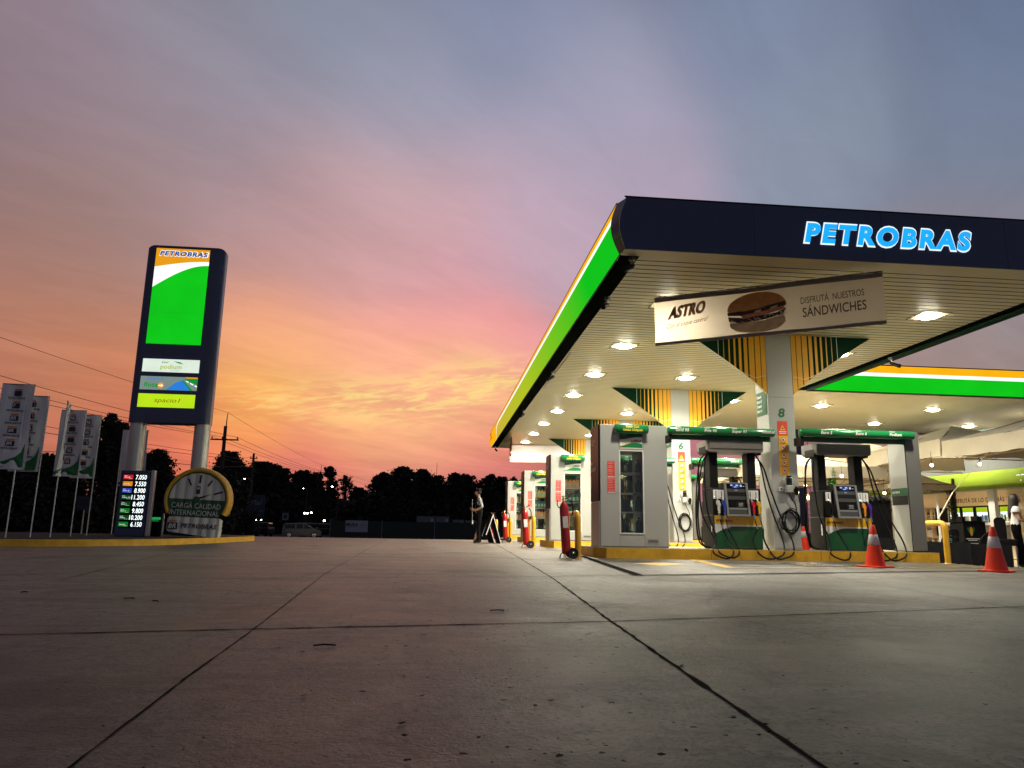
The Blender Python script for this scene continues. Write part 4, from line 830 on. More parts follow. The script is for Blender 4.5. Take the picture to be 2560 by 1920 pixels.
# ------------------------------------------------------------------ hanging sandwich banner
def banner():
    A = Vector((3.592, 11.95, 4.49)); B = Vector((6.758, 10.30, 4.565)); L = (B - A).length; U = (B - A).normalized()
    t = thing('hanging_banner', 'cream cloth banner with a sandwich picture hung slanting under the canopy front', 'banner', (0, 0, 0))
    Nn = Vector((U.y, -U.x, 0)).normalized()
    def wv(u, v): return .018 * math.sin(u * 3.1 + v * 4) + .012 * math.sin(u * 7.3 - v * 3) * v
    def P(u, v, d=0.): return A + U * u + Vector((0, 0, -v)) + Nn * (wv(u, v) + d)
    def sheet(mb, u0, u1, v0, v1, m, d, nu=30, nv=8):
        vs = [P(u0 + (u1 - u0) * i / nu, v0 + (v1 - v0) * j / nv, d) for j in range(nv + 1) for i in range(nu + 1)]
        mb.add(vs, [(j * (nu + 1) + i, j * (nu + 1) + i + 1, (j + 1) * (nu + 1) + i + 1, (j + 1) * (nu + 1) + i) for j in range(nv) for i in range(nu)], m, True)
    c = MB(); sheet(c, 0, L, 0, .815, 'banner_cream', 0); sheet(c, 0, L, .0, .075, 'banner_edge', .003, 30, 2); sheet(c, 0, L, .785, .83, 'banner_edge', .003, 30, 2); cl = c.build('cloth', t)
    def shape(mb, pts, m, d):
        mb.poly([P(u, v, d) for u, v in pts], m)
    g = MB(); cx = 1.68
    shape(g, [(cx + .47 * math.cos(q), .36 - .27 * math.sin(q) * (1 + .05 * math.cos(q))) for q in [math.pi * i / 20 for i in range(21)]] + [(cx - .44, .42), (cx + .44, .34)], 'bun', .010)
    shape(g, [(cx - .47, .40), (cx - .1, .385), (cx + .44, .30), (cx + .46, .37), (cx + .2, .42), (cx - .25, .47), (cx - .46, .45)], 'meat', .013)
    shape(g, [(cx - .26, .47), (cx + .1, .43), (cx + .42, .38), (cx + .44, .43), (cx + .15, .49), (cx - .22, .53)], 'ham', .016)
    shape(g, [(cx - .02, .41), (cx + .08, .40), (cx + .05, .45), (cx - .06, .47)], 'cheese', .018); shape(g, [(cx + .22, .38), (cx + .33, .355), (cx + .32, .39), (cx + .2, .42)], 'cheese', .018)
    shape(g, [(cx - .46, .47), (cx - .2, .52), (cx + .3, .48), (cx + .46, .42), (cx + .40, .52), (cx + .1, .575), (cx - .25, .60), (cx - .44, .56)], 'meat', .012)
    rnd = random.Random(2)
    for i in range(26):
        u = cx - .45 + .9 * rnd.random(); v = .53 - .10 * (u - cx) + .06 * (rnd.random() - .5); a = rnd.random() * 1.4 - .3; q = .05 + .05 * rnd.random()
        shape(g, [(u, v), (u + .012, v - .004), (u + q * math.cos(a) * .8, v + q * math.sin(a) * .7), (u + q * math.cos(a) * .8 - .01, v + q * math.sin(a) * .7 + .006)], 'cheese', .020 + .0005 * i)
    shape(g, [(cx - .42, .575)] + [(cx + .44 * math.cos(q), .585 - .17 * math.sin(q) + .03) for q in [math.pi + math.pi * i / 18 for i in range(19)]] + [(cx + .42, .53), (cx + .1, .585), (cx - .25, .60)], 'bun_light', .011)
    g.build('sandwich_picture', cl)
    x = MB(); Z = Vector((0, 0, 1)); up_ = (Z + U * .0)
    def tx(s, u, v, h, m, w, bold=.0, shear=.12, tilt=0.): x.text(s, P(u, v, .026), h, m, xd=U + Z * tilt, yd=Z, shear=shear, bold=bold, w=w)
    tx('ASTRO', .24, .40, .19, 'ink_brown_light', .60, .045, .25, .10); tx('ASTRO', .225, .405, .19, 'ink_tan', .60, .02, .25, .10); x.build('logo', cl); x = MB(); tx('Con el toque casero!', .20, .57, .075, 'ink_tan', .68, .006, .35, .12); x.build('slogan', cl); x = MB()
    tx('DISFRUTÁ  NUESTROS', 2.36, .385, .105, 'ink_brown', .93, .002, 0, .035); x.build('lettering', cl); x = MB(); tx('SÁNDWICHES', 2.38, .605, .15, 'ink_brown', .93, .008, 0, .03); x.build('lettering', cl)
    r = MB(); r.tube([A + Vector((0, 0, .012)), B + Vector((0, 0, .012))], .010, 'panel_dark', 6)
    for i in range(10):
        p = A.lerp(B, (i + .3) / 10) + Vector((0, 0, .01)); r.tube([p, p + Vector((0, 0, .09))], .004, 'ink_white', 5); r.tube([p - U * .03 + Vector((0, 0, .012)), p + U * .05 + Vector((0, 0, .012))], .013, 'ink_white', 6)
    r.tube([A + Vector((0, 0, -.83)), B + Vector((0, 0, -.83))], .011, 'banner_edge', 6); r.build('hanging_rail', t)
banner()
def far_banner(name, A, B, h, m, lab, txt=None):
    A, B = Vector(A), Vector(B); mb = MB(); U = (B - A); N_ = Vector((U.y, -U.x, 0)).normalized(); nu, nv = 18, 6
    vs = [A + U * (i / nu) + Vector((0, 0, -h * j / nv)) + N_ * .03 * math.sin(i * .7 + j * .5) for j in range(nv + 1) for i in range(nu + 1)]
    mb.add(vs, [(j * (nu + 1) + i, j * (nu + 1) + i + 1, (j + 1) * (nu + 1) + i + 1, (j + 1) * (nu + 1) + i) for j in range(nv) for i in range(nu)], m, True)
    if txt: mb.text(txt, A + U * .25 + Vector((0, 0, -h * .65)) + N_ * .06, h * .3, 'ink_white', xd=U.normalized(), yd=(0, 0, 1), w=U.length * .5)
    tag(mb.build(name), lab, 'banner')
far_banner('hanging_banner', (3.42, 36.9, 4.62), (6.6, 36.3, 4.62), .84, 'white_cloth', 'white cloth banner hung brightly lit at the far end of the canopy')
pm('orange_cloth', (.62, .17, .07), .8, var=.12, scale=3)
far_banner('hanging_banner', (3.05, 32.2, 4.62), (3.40, 36.7, 4.62), .80, 'orange_cloth', 'orange cloth banner seen nearly edge-on at the far left of the canopy')

# ------------------------------------------------------------------ price totem
def totem():
    t = thing('price_totem', 'tall navy sign tower with lit green panel on two round metal posts', 'sign tower', (-8.0, 22.0, .12))
    b = MB(); b.prism(rrect(-1.14, 1.14, 0, .62, .20, 6), XY, 3.24, 8.60, 'navy'); b.prism(rrect(-1.10, 1.10, .04, .58, .18, 6), XY, 8.602, 8.66, 'navy'); b.prism(rrect(-1.06, 1.06, .08, .54, .16, 6), XY, 8.662, 8.69, 'navy'); b.build('body', t)
    for x in (-.90, .90):
        p = MB(); p.lathe([(.225, -.1), (.225, 3.24)], (x + (.02 if x > 0 else -.0), .31, 0), 'metal_grey', 28); p.build('post', t)
    sc = MB(); sc.lathe([(.232, 3.22), (.232, 8.58), (.20, 8.60)], (.92, .31, 0), 'metal_grey', 28); sc.build('side_column', t)
    f = MB(); X0, X1, Z0, Z1 = -.84, .735, 5.58, 8.57; y = -.012; wd = X1 - X0
    f.box(X0 - .012, X1 + .012, -.008, -.001, Z0 - .012, Z1 + .012, 'black_plastic')
    n = 18; up1 = [(X0 + wd * i / n, 7.97 + .22 * math.sin(i / n * math.pi / 2)) for i in range(n + 1)]; lo1 = [(X0 + wd * i / n, 7.33 + .74 * math.sin(i / n * math.pi / 2)) for i in range(n + 1)]
    f.poly([(x, y, z) for x, z in up1] + [(X1, y, Z1), (X0, y, Z1)], 'led_orange'); f.poly([(x, y, z) for x, z in lo1] + [(x, y, z) for x, z in reversed(up1)], 'led_white'); f.poly([(X0, y, Z0), (X1, y, Z0)] + [(x, y, z) for x, z in reversed(lo1)], 'led_green')
    f.box(X0, X1, y - .0012, y - .0004, 6.55, 6.553, 'lit_green'); f.build('main_panel', t)
    l = MB(); l.text('PETROBRAS', (-.74, -.0145, 8.335), .15, 'led_white', shear=.2, bold=.085, w=1.43, sp=1.16); l.text('PETROBRAS', (-.725, -.0165, 8.345), .13, 'letter_navy', shear=.2, bold=.05, w=1.385, sp=1.16); l.build('lettering', t)
    p1 = MB(); p1.box(-.86, .755, -.012, -.001, 4.735, 5.125, 'panel_white', .003)
    p1.text('diesel', (-.33, -.0145, 5.005), .055, 'lit_green', shear=.15, bold=.015); p1.text('podium', (-.35, -.0145, 4.835), .125, 'lit_gold', shear=.12, bold=.015, w=.60); p1.text('PETROBRAS', (-.06, -.0145, 4.775), .022, 'panel_grey_lit', shear=.2, w=.28)
    p1.poly([(.0, -.0145, 5.075), (.14, -.0145, 5.05), (.25, -.0145, 4.985), (.13, -.0145, 5.015)], 'lit_green'); p1.poly([(.13, -.0148, 5.055), (.20, -.0148, 5.045), (.30, -.0148, 4.985), (.25, -.0148, 4.99)], 'lit_green'); p1.build('lower_panel', t)
    p2 = MB(); p2.box(-.87, .745, -.012, -.001, 4.20, 4.60, 'panel_grey_lit', .003); p2.text('PETROBRAS', (-.69, -.0145, 4.50), .05, 'lit_blue', shear=.2, bold=.015, w=.48); p2.text('flota', (-.77, -.0145, 4.285), .13, 'lit_green', shear=.15, bold=.03, w=.40); p2.disc((-.28, -.0145, 4.33), .085, 'led_orange')
    p2.poly([(-.34, -.0155, 4.345), (-.27, -.0155, 4.345), (-.27, -.0155, 4.375), (-.215, -.0155, 4.33), (-.27, -.0155, 4.285), (-.27, -.0155, 4.315), (-.34, -.0155, 4.315)], 'led_white')
    p2.poly([(-.14, -.0145, 4.20), (.56, -.0145, 4.20), (.30, -.0145, 4.50), (.12, -.0145, 4.42)], 'lit_blue'); p2.poly([(.56, -.0146, 4.20), (.64, -.0146, 4.20), (.34, -.0146, 4.515), (.30, -.0146, 4.50)], 'lit_green'); p2.poly([(.64, -.0147, 4.20), (.745, -.0147, 4.20), (.745, -.0147, 4.33), (.36, -.0147, 4.53), (.34, -.0147, 4.515)], 'panel_grey_lit')
    p2.poly([(.745, -.0148, 4.36), (.745, -.0148, 4.56), (.44, -.0148, 4.56), (.36, -.0148, 4.53)], 'lit_green'); p2.poly([(.745, -.0149, 4.56), (.745, -.0149, 4.60), (.40, -.0149, 4.60), (.44, -.0149, 4.56)], 'led_orange')
    for a, b_ in ((.42, .50), (.54, .64), (.68, .745)): p2.poly([(a, -.0152, 4.50 - (a - .36) * .52), (b_, -.0152, 4.50 - (b_ - .36) * .52), (b_, -.0152, 4.53 - (b_ - .36) * .48), (a, -.0152, 4.525 - (a - .36) * .48)], 'led_white')
    p2.build('lower_panel', t)
    p3 = MB(); p3.box(-.88, .725, -.012, -.001, 3.68, 4.08, 'panel_lime', .003); p3.text('spacio1', (-.42, -.0145, 3.835), .12, 'lit_brown', shear=.3, bold=.004, w=.70); p3.build('lower_panel', t)
totem()

# ------------------------------------------------------------------ lit price board
def price():
    t = thing('price_board', 'dark lit price board listing eight fuel prices at the foot of the sign tower', 'price board', (-8.42, 21.3, .12))
    b = MB(); b.box(-.40, .38, 0, .20, 0, 1.79, 'navy', .02); b.box(.384, .50, .02, .18, 0, 1.81, 'metal_grey', .03); b.box(-.30, .30, -.004, -.0015, .22, 1.70, 'black_matt'); b.build('body', t)
    rowsP = [('7.050', 'chip_red', 'Nafta', 'Prix 90'), ('7.550', 'chip_orange', '', 'Grid 95'), ('8.900', 'chip_blue', 'Nafta', 'Super 97'), ('11.200', 'chip_green_dark', 'Nafta', 'Podium 100'), ('8.450', 'chip_green_dark', 'Diesel', 'Euro 4'), ('9.800', 'chip_green', 'Diesel', 'Euro 5'), ('10.200', 'chip_green_dark', 'Diesel', 'Podium'), ('6.150', 'chip_green', '', 'Alcohol')]
    for i, (d, m, a, nm) in enumerate(rowsP):
        z = 1.545 - .183 * i; c = MB(); c.box(-.31, -.055, -.010, -.006, z, z + .125, m, .002)
        if a: c.text(a, (-.285, -.0115, z + .082), .022, 'chip_ink', bold=.02)
        c.text(nm, (-.285, -.0115, z + .040), .030, 'chip_ink', bold=.03, w=.03 * len(nm) * .72); c.box(-.17, -.08, -.0115, -.0105, z + .015, z + .021, 'chip_ink'); c.build('fuel_chip', t)
        g = MB(); g.text(d, (.30, -.010, z + .002), .118, 'digit', shear=.06, bold=.018, al='R', w=.29 if len(d) == 5 else .345); g.build('price_digits', t)
price()
ad = thing('advert_stand', 'low stand with a lit green strip between the price board and the round inflatable', 'advert stand', (-8.0, 21.85, .12))
a = MB(); a.box(-.2, .2, 0, .05, 0, .62, 'black_plastic', .005); a.build('panel', ad); a = MB(); a.lathe([(.03, 0), (.03, .64)], (.24, .02, 0), 'steel', 12); a.build('post', ad)
a = MB(); a.box(-.18, .17, -.006, -.001, .46, .53, 'ad_green'); a.box(-.18, .12, -.006, -.001, .42, .435, 'ad_green'); a.build('lit_strip', ad)

# ------------------------------------------------------------------ round inflatable gauge
def inflatable():
    t = thing('inflatable_sign', 'round inflatable gauge with white dial, green band and yellow rim leaning on the island', 'inflatable sign', (-6.63, 20.9, .10), R(6))
    cx, cz, Rr = 0, 1.04, .86
    ring = MB(); n = 44
    a0, a1 = R(-28), R(208)
    vs = []; sec = 12
    for i in range(n + 1):
        a = a0 + (a1 - a0) * i / n; puff = 1 + .012 * abs(math.sin(i * math.pi / 2.0))
        for k in range(sec):
            q = 2 * math.pi * k / sec; rr = Rr - .065 + .080 * math.cos(q) * puff; yy = .30 + .36 * math.sin(q) * puff
            vs.append((cx + rr * math.cos(a), yy, cz + rr * math.sin(a)))
    ring.add(vs, [(i * sec + k, i * sec + (k + 1) % sec, (i + 1) * sec + (k + 1) % sec, (i + 1) * sec + k) for i in range(n) for k in range(sec)], 'infl_yellow', True); ring.build('rim', t)
    # ribbed dial: vertical air chambers
    d = MB(); ri = .735
    def face(x, dep): return .06 - .035 * abs(math.cos((x / .118) * math.pi / 2)) - dep
    def slab(mb, z0f, z1f, m, dep=0.):
        N_ = 96
        vs = []; fs = []
        for i in range(N_ + 1):
            x = -ri + 2 * ri * i / N_; c = math.sqrt(max(0, ri * ri - x * x)); lo = max(z0f, -c); hi = min(z1f, c)
            if hi < lo: hi = lo = max(min(lo, c), -c)
            vs += [(x, face(x, dep), cz + lo), (x, face(x, dep), cz + hi)]
        fs = [(2 * i, 2 * i + 2, 2 * i + 3, 2 * i + 1) for i in range(N_)]
        mb.add(vs, fs, m, True)
    slab(d, .0, ri, 'infl_white'); slab(d, -.48, .0, 'infl_green'); d.build('dial', t)
    e = MB(); e.lathe([(.715, .03), (.735, .0), (.755, .04)], (0, 0, cz), 'infl_green', 48, 'y', caps=False); e.build('dial_edge', t)
    yb = .008
    for a, r0, r1, w in ((118, .42, .62, .022), (88, .44, .66, .025), (58, .44, .63, .022), (21, .44, .68, .022)):
        p = MB(); c, s_ = math.cos(R(a)), math.sin(R(a)); p.poly([(r0 * c - w * s_, yb, cz + r0 * s_ + w * c), (r1 * c - w * s_, yb, cz + r1 * s_ + w * c), (r1 * c + w * s_, yb, cz + r1 * s_ - w * c), (r0 * c + w * s_, yb, cz + r0 * s_ - w * c)], 'ink_black'); p.build('dial_mark', t)
    p = MB(); c, s_ = math.cos(R(22)), math.sin(R(22)); p.poly([(-.02 * s_, yb - .004, cz + .05), (.40 * c, yb - .004, cz + .40 * s_ + .02), (.0, yb - .004, cz - .02)], 'ink_black'); p.disc((-.02, yb - .005, cz), .085, 'infl_green'); p.build('pointer', t)
    p = MB(); p.box(-.05, .045, yb - .002, yb + .01, cz + .15, cz + .36, 'ink_black'); p.box(-.03, .025, yb - .004, yb - .0025, cz + .27, cz + .33, 'infl_white'); p.build('pump_symbol', t)
    x = MB(); x.text('CARGÁ CALIDAD', (-.63, yb - .004, cz - .24), .135, 'infl_white', w=1.26, bold=.0); x.build('lettering', t); x = MB(); x.text('INTERNACIONAL', (-.65, yb - .004, cz - .43), .135, 'infl_white', w=1.26); x.build('lettering', t)
    f = MB(); n = 60; vs = []
    x0, x1 = -.72, .70
    for i in range(n + 1):
        x_ = x0 + (x1 - x0) * i / n; yv = .02 - .045 * abs(math.cos((x_ / .118) * math.pi / 2)); zt = .56; zb = .17 - .15 * (x_ - x0) / (x1 - x0); ed = min(1, (x_ - x0) / .08, (x1 - x_) / .05)
        vs += [(x_, yv + (1 - ed) * .2, zb + (1 - ed) * .06), (x_, yv + (1 - ed) * .2, zt - (1 - ed) * .06)]
    f.add(vs, [(2 * i, 2 * i + 2, 2 * i + 3, 2 * i + 1) for i in range(n)], 'infl_white', True); f.box(-.66, .64, .18, .55, .05, .55, 'infl_green', .06); f.build('plinth', t)
    g = MB(); yq = -.035; g.box(-.66, -.40, yq - .003, yq, .22, .40, 'flag_ink'); g.box(-.63, -.43, yq - .003, yq, .425, .465, 'flag_orange'); g.text('BR', (-.63, yq - .005, .255), .11, 'infl_white', shear=.2, bold=.03, w=.20); g.text('PETROBRAS', (-.32, yq - .003, .27), .115, 'ink_black', shear=.2, bold=.02, w=.90); g.build('emblem', t)
    r = MB(); r.tube([(.62, .0, .62), (.25, -.25, .02)], .004, 'ink_black', 5); r.tube([(.22, -.05, .24), (.24, -.24, .02)], .006, 'ink_black', 5); r.build('guy_rope', t)
    t.rotation_euler = (0, R(2.0), R(6))
inflatable()

# ------------------------------------------------------------------ banner flags on the island
def flag(loc, yaw, w, h, pole_x, mirrored, lab, top=3.45):
    t = thing('banner_flag', lab, 'banner flag', (loc[0], loc[1], .118), R(yaw), 'white banner flags on the left island')
    z1 = top - .118; z0 = z1 - h
    p = MB(); p.tube([(pole_x, .012, 0), (pole_x, .012, z1 + .01)], .014, 'ink_white', 10); p.build('pole', t)
    r = MB(); r.tube([(-w / 2, .0, z1 + .005), (w / 2, .0, z1 + .005)], .010, 'panel_dark', 8); r.build('top_bar', t)
    wv = lambda x, z: .030 * math.sin(x * 9 + z * 2.3 + loc[1] * 5) + .018 * math.sin(x * 19 - z * 4 + loc[1] * 3)
    c = MB(); nx, nz = 12, 22
    vs = [(-w / 2 + w * i / nx, wv(-w / 2 + w * i / nx, z0 + h * j / nz), z0 + h * j / nz) for j in range(nz + 1) for i in range(nx + 1)]
    for j in range(nz):
        for i in range(nx):
            u, v = (i + .5) / nx, (j + .5) / nz
            c.add([vs[j * (nx + 1) + i], vs[j * (nx + 1) + i + 1], vs[(j + 1) * (nx + 1) + i + 1], vs[(j + 1) * (nx + 1) + i]], [(0, 1, 2, 3)], 'white_cloth', True)
    sg = -1 if mirrored else 1
    q = lambda x, z, d=.004: (x, wv(x, z) - d - .022, z)
    sw = [(-w / 2 + .01, z0 + .05), (w / 2 - .05, z0 + .05), (w / 2 - .05, z0 + .62), (w / 2 - .10, z0 + .40), (w / 2 - .2, z0 + .28), (-.05, z0 + .2), (-w / 2 + .01, z0 + .12)]
    c.poly([q(x * (1 if not mirrored else 1), z) for x, z in sw], 'flag_green')
    cl = c.build('cloth', t)
    g = MB()
    for i in range(5):
        z = z1 - .14 - i * .29; b = w * .115
        g.poly([q(x, zz) for x, zz in ((-b, z), (b, z), (b * .95, z + .035), (-b * .9, z + .035))], 'flag_orange')
        g.poly([q(x, zz) for x, zz in ((-b, z - .13), (b, z - .13), (b, z - .015), (-b, z - .015))], 'flag_ink')
        g.text('BR', q(-sg * b * .78, z - .105, .009), .07, 'white_cloth', xd=(sg, 0, 0), shear=.2, bold=.03, w=b * 1.5); g.text('PETROBRAS', q(-sg * w * .25, z - .205, .008), .042, 'flag_ink', xd=(sg, 0, 0), shear=.2, bold=.03, w=w * .5)
    g.build('emblem', cl)
for a in [((-9.81, 17.7), 4, .70, 1.96, .17, False, 'leftmost and largest white banner flag, its lettering readable from the front', 3.60),
          ((-9.93, 18.6), 4, .66, 1.83, .34, True, 'white banner flag half hidden behind the leftmost one, lettering mirrored', 3.48),
          ((-9.31, 19.0), 111, .66, 1.82, .0, True, 'white banner flag turned nearly edge-on, a narrow pale fin', 3.40),
          ((-9.87, 20.5), -3, .66, 1.76, .31, True, 'white banner flag right behind the edge-on one, lettering mirrored', 3.42),
          ((-9.98, 21.6), 4, .64, 1.78, .31, True, 'smaller white banner flag, last of the cluster left of the sign tower', 3.46),
          ((-9.62, 24.0), -2, .78, 1.75, -.40, True, 'white banner flag seen between the two posts of the sign tower', 3.34)]:
    flag(*a)
sq = thing('traffic_sign', 'small square sign on a thin post, dim beside the price board', 'sign', (-10.9, 24.0, .118)); m_ = MB(); m_.box(-.21, .21, -.01, .01, .72, 1.14, 'board_navy', .004); m_.disc((0, -.012, .93), .14, 'fence_green'); m_.build('plate', sq); m_ = MB(); m_.tube([(0, .02, 0), (0, .02, 1.1)], .02, 'metal_grey', 8); m_.build('post', sq)

# ------------------------------------------------------------------ people
def body(name, joints, bones, rules, parent, sub=2):
    me = bpy.data.meshes.new('body'); idx = {k: i for i, k in enumerate(joints)}
    me.from_pydata([joints[k][0] for k in joints], [(idx[a], idx[b]) for a, b in bones], [])
    ob = bpy.data.objects.new('body', me); COL.objects.link(ob)
    ob.modifiers.new('skin', 'SKIN')
    if not me.skin_vertices: me.skin_vertices.new()
    for k, i in idx.items():
        r = joints[k][1]; me.skin_vertices[0].data[i].radius = r if isinstance(r, tuple) else (r, r)
    me.skin_vertices[0].data[0].use_root = True
    s = ob.modifiers.new('sub', 'SUBSURF'); s.levels = sub; s.render_levels = sub
    dg = bpy.context.evaluated_depsgraph_get(); m2 = bpy.data.meshes.new_from_object(ob.evaluated_get(dg)); bpy.data.objects.remove(ob)
    m2.name = name; m2.materials.clear(); names = []
    for p in m2.polygons:
        p.use_smooth = True; m = rules(p.center)
        if m not in names: names.append(m); m2.materials.append(MATS[m])
        p.material_index = names.index(m)
    o = bpy.data.objects.new(name, m2); COL.objects.link(o); o.parent = parent; return o
def fingers(J, Bn, wrist, d, side, up_=Vector((0, 0, 1)), curl=.6):
    # palm and five unequal bent fingers from the wrist along d
    d = Vector(d).normalized(); s = Vector(side).normalized(); n = d.cross(s).normalized(); w = Vector(J[wrist][0])
    J['palm' + wrist] = (w + d * .06, (.030, .016)); Bn.append((wrist, 'palm' + wrist))
    for i, (off, L) in enumerate(((-.030, .060), (-.010, .075), (.010, .080), (.030, .070))):
        k = 'kn%d%s' % (i, wrist); J[k] = (w + d * .10 + s * off, .0095); Bn.append(('palm' + wrist, k))
        k2 = 'fm%d%s' % (i, wrist); J[k2] = (w + d * (.10 + L * .5) + s * off * 1.1 + n * curl * .03, .0085); Bn.append((k, k2))
        k3 = 'ft%d%s' % (i, wrist); J[k3] = (w + d * (.10 + L * .75) + s * off * 1.1 + n * curl * .065, .007); Bn.append((k2, k3))
    J['tb' + wrist] = (w + d * .05 + s * .042 + n * .012, .0105); J['tt' + wrist] = (w + d * .09 + s * .058 + n * .032, .008); Bn += [('palm' + wrist, 'tb' + wrist), ('tb' + wrist, 'tt' + wrist)]

# attendant: walks/stands in profile towards the left, holding a pole
t = thing('person', 'attendant in black cap, vest and trousers with grey sleeves, holding a thin pole', 'person', (1.26, 24.5, 0))
J = {'pelvis': ((.02, 0, .93), (.155, .12)), 'waist': ((.02, 0, 1.10), (.15, .115)), 'chest': ((.0, 0, 1.30), (.175, .13)), 'neckb': ((.01, 0, 1.47), (.075, .07)), 'neck': ((-.015, 0, 1.535), (.055, .055)), 'headb': ((-.035, 0, 1.60), (.075, .085)), 'head': ((-.045, 0, 1.68), (.085, .10)), 'crown': ((-.04, 0, 1.755), (.06, .07)), 'nose': ((-.145, 0, 1.645), .014),
     'shl': ((.03, -.17, 1.42), .065), 'ell': ((.12, -.24, 1.17), .048), 'wrl': ((-.10, -.19, 1.06), .034), 'shr': ((.0, .17, 1.42), .065), 'elr': ((.06, .25, 1.16), .048), 'wrr': ((-.12, .14, 1.10), .034),
     'hipl': ((.03, -.085, .86), .095), 'knl': ((-.0, -.09, .48), .066), 'anl': ((.02, -.09, .10), .048), 'tol': ((-.14, -.095, .045), .04), 'hel': ((.06, -.09, .045), .042), 'hipr': ((.03, .085, .86), .095), 'knr': ((.03, .09, .48), .066), 'anr': ((.07, .09, .10), .048), 'tor': ((-.09, .10, .045), .04), 'her': ((.11, .09, .045), .042)}
Bn = [('pelvis', 'waist'), ('waist', 'chest'), ('chest', 'neckb'), ('neckb', 'neck'), ('neck', 'headb'), ('headb', 'head'), ('head', 'crown'), ('headb', 'nose'), ('chest', 'shl'), ('shl', 'ell'), ('ell', 'wrl'), ('chest', 'shr'), ('shr', 'elr'), ('elr', 'wrr'), ('pelvis', 'hipl'), ('hipl', 'knl'), ('knl', 'anl'), ('anl', 'tol'), ('anl', 'hel'), ('pelvis', 'hipr'), ('hipr', 'knr'), ('knr', 'anr'), ('anr', 'tor'), ('anr', 'her')]
fingers(J, Bn, 'wrl', (-1, .05, .15), (0, .3, 1), curl=.8); fingers(J, Bn, 'wrr', (-1, -.1, .1), (0, -.3, 1), curl=.8)
def rul(c):
    x, y, z = c
    if z < .095: return 'shoe'
    if z < .99 and abs(y) < .18 and not (x < -.09): return 'trouser_black'
    if z > 1.50 and abs(y) < .13: return 'skin'
    if abs(y) > .145 and z > 1.17: return 'shirt_grey'
    if z > 1.44: return 'shirt_grey'
    if (x < -.07 and z < 1.16) or abs(y) > .16: return 'skin'
    return 'vest_black'
body('body', J, Bn, rul, t)
m_ = MB(); m_.lathe([(.100, 1.70), (.106, 1.73), (.110, 1.765), (.085, 1.79), (0, 1.80)], (-.035, 0, 0), 'vest_black', 20); m_.prism(arc(-.10, 0, .095, 95, 265, 10, .085), XY, 1.70, 1.712, 'vest_black'); m_.move(Matrix.Rotation(R(-6), 4, 'Y') @ Matrix.Translation((.17, 0, 0))); m_.v = [(v[0] - .17 + .19, v[1], v[2] - .01) for v in m_.v]; m_.build('cap', t)
m_ = MB(); m_.lathe([(.098, 1.60), (.108, 1.66), (.108, 1.705)], (-.03, 0, 0), 'hair_black', 16); m_.v = [(max(v[0], -.02), v[1] * .93, v[2]) for v in m_.v]; m_.build('hair', t)
m_ = MB(); m_.box(-.02, .10, -.135, .135, 1.36, 1.37, 'shirt_grey'); m_.tube([(.02, -.12, 1.46), (-.06, -.13, 1.35), (-.09, -.12, 1.25)], .012, 'vest_black', 6); m_.build('strap', t)
st = MB(); st.tube([(1.26 - .20, 24.31, .62), (1.26 - .215, 24.31, 1.42)], .011, 'metal_grey', 8); st.tube([(1.26 - .195, 24.31, .62), (1.26 - .19, 24.31, .74)], .02, 'white_paint', 8); tag(st.build('pole'), 'thin pale pole held upright by the attendant in black', 'pole')

# woman at the right picture edge, in profile, looking right
t = thing('person', 'woman with long black hair, white ruffled blouse and black trousers beside a covered chair', 'person', (12.43, 15.0, -.135), R(-38))
J = {'pelvis': ((-.02, 0, .86), (.155, .125)), 'waist': ((-.01, 0, 1.00), (.12, .10)), 'chest': ((.0, 0, 1.18), (.145, .115)), 'neckb': ((.0, 0, 1.315), (.065, .06)), 'neck': ((.012, 0, 1.37), (.048, .048)), 'headb': ((.035, 0, 1.425), (.066, .078)), 'head': ((.04, 0, 1.50), (.078, .092)), 'crown': ((.03, 0, 1.565), (.055, .065)), 'nose': ((.128, 0, 1.465), .013), 'chin': ((.10, 0, 1.405), .02),
     'shl': ((.0, -.15, 1.27), .052), 'ell': ((.06, -.20, 1.02), .040), 'wrl': ((.26, -.14, .98), .028), 'shr': ((.02, .15, 1.27), .052), 'elr': ((.10, .20, 1.03), .040), 'wrr': ((.28, .08, 1.0), .028),
     'hipl': ((-.02, -.085, .80), .10), 'knl': ((.02, -.085, .45), .062), 'anl': ((-.01, -.085, .09), .045), 'tol': ((.13, -.09, .04), .036), 'hel': ((-.04, -.085, .04), .038), 'hipr': ((-.02, .085, .80), .10), 'knr': ((.05, .085, .45), .062), 'anr': ((.03, .085, .09), .045), 'tor': ((.17, .09, .04), .036), 'her': ((.0, .085, .04), .038)}
Bn = [('pelvis', 'waist'), ('waist', 'chest'), ('chest', 'neckb'), ('neckb', 'neck'), ('neck', 'headb'), ('headb', 'head'), ('head', 'crown'), ('headb', 'nose'), ('headb', 'chin'), ('chest', 'shl'), ('shl', 'ell'), ('ell', 'wrl'), ('chest', 'shr'), ('shr', 'elr'), ('elr', 'wrr'), ('pelvis', 'hipl'), ('hipl', 'knl'), ('knl', 'anl'), ('anl', 'tol'), ('anl', 'hel'), ('pelvis', 'hipr'), ('hipr', 'knr'), ('knr', 'anr'), ('anr', 'tor'), ('anr', 'her')]
fingers(J, Bn, 'wrl', (1, .1, .1), (0, -.3, 1), curl=-.6); fingers(J, Bn, 'wrr', (1, -.1, .1), (0, .3, 1), curl=-.6)
def rul2(c):
    x, y, z = c
    if z < .085: return 'shoe'
    if z < .93 and abs(y) < .19 and x < .17: return 'trouser_black'
    if z > 1.335: return 'skin'
    if abs(y) > .14 and z < 1.20: return 'skin'
    if x > .16: return 'skin'
    return 'blouse_white'
body('body', J, Bn, rul2, t)
m_ = MB()
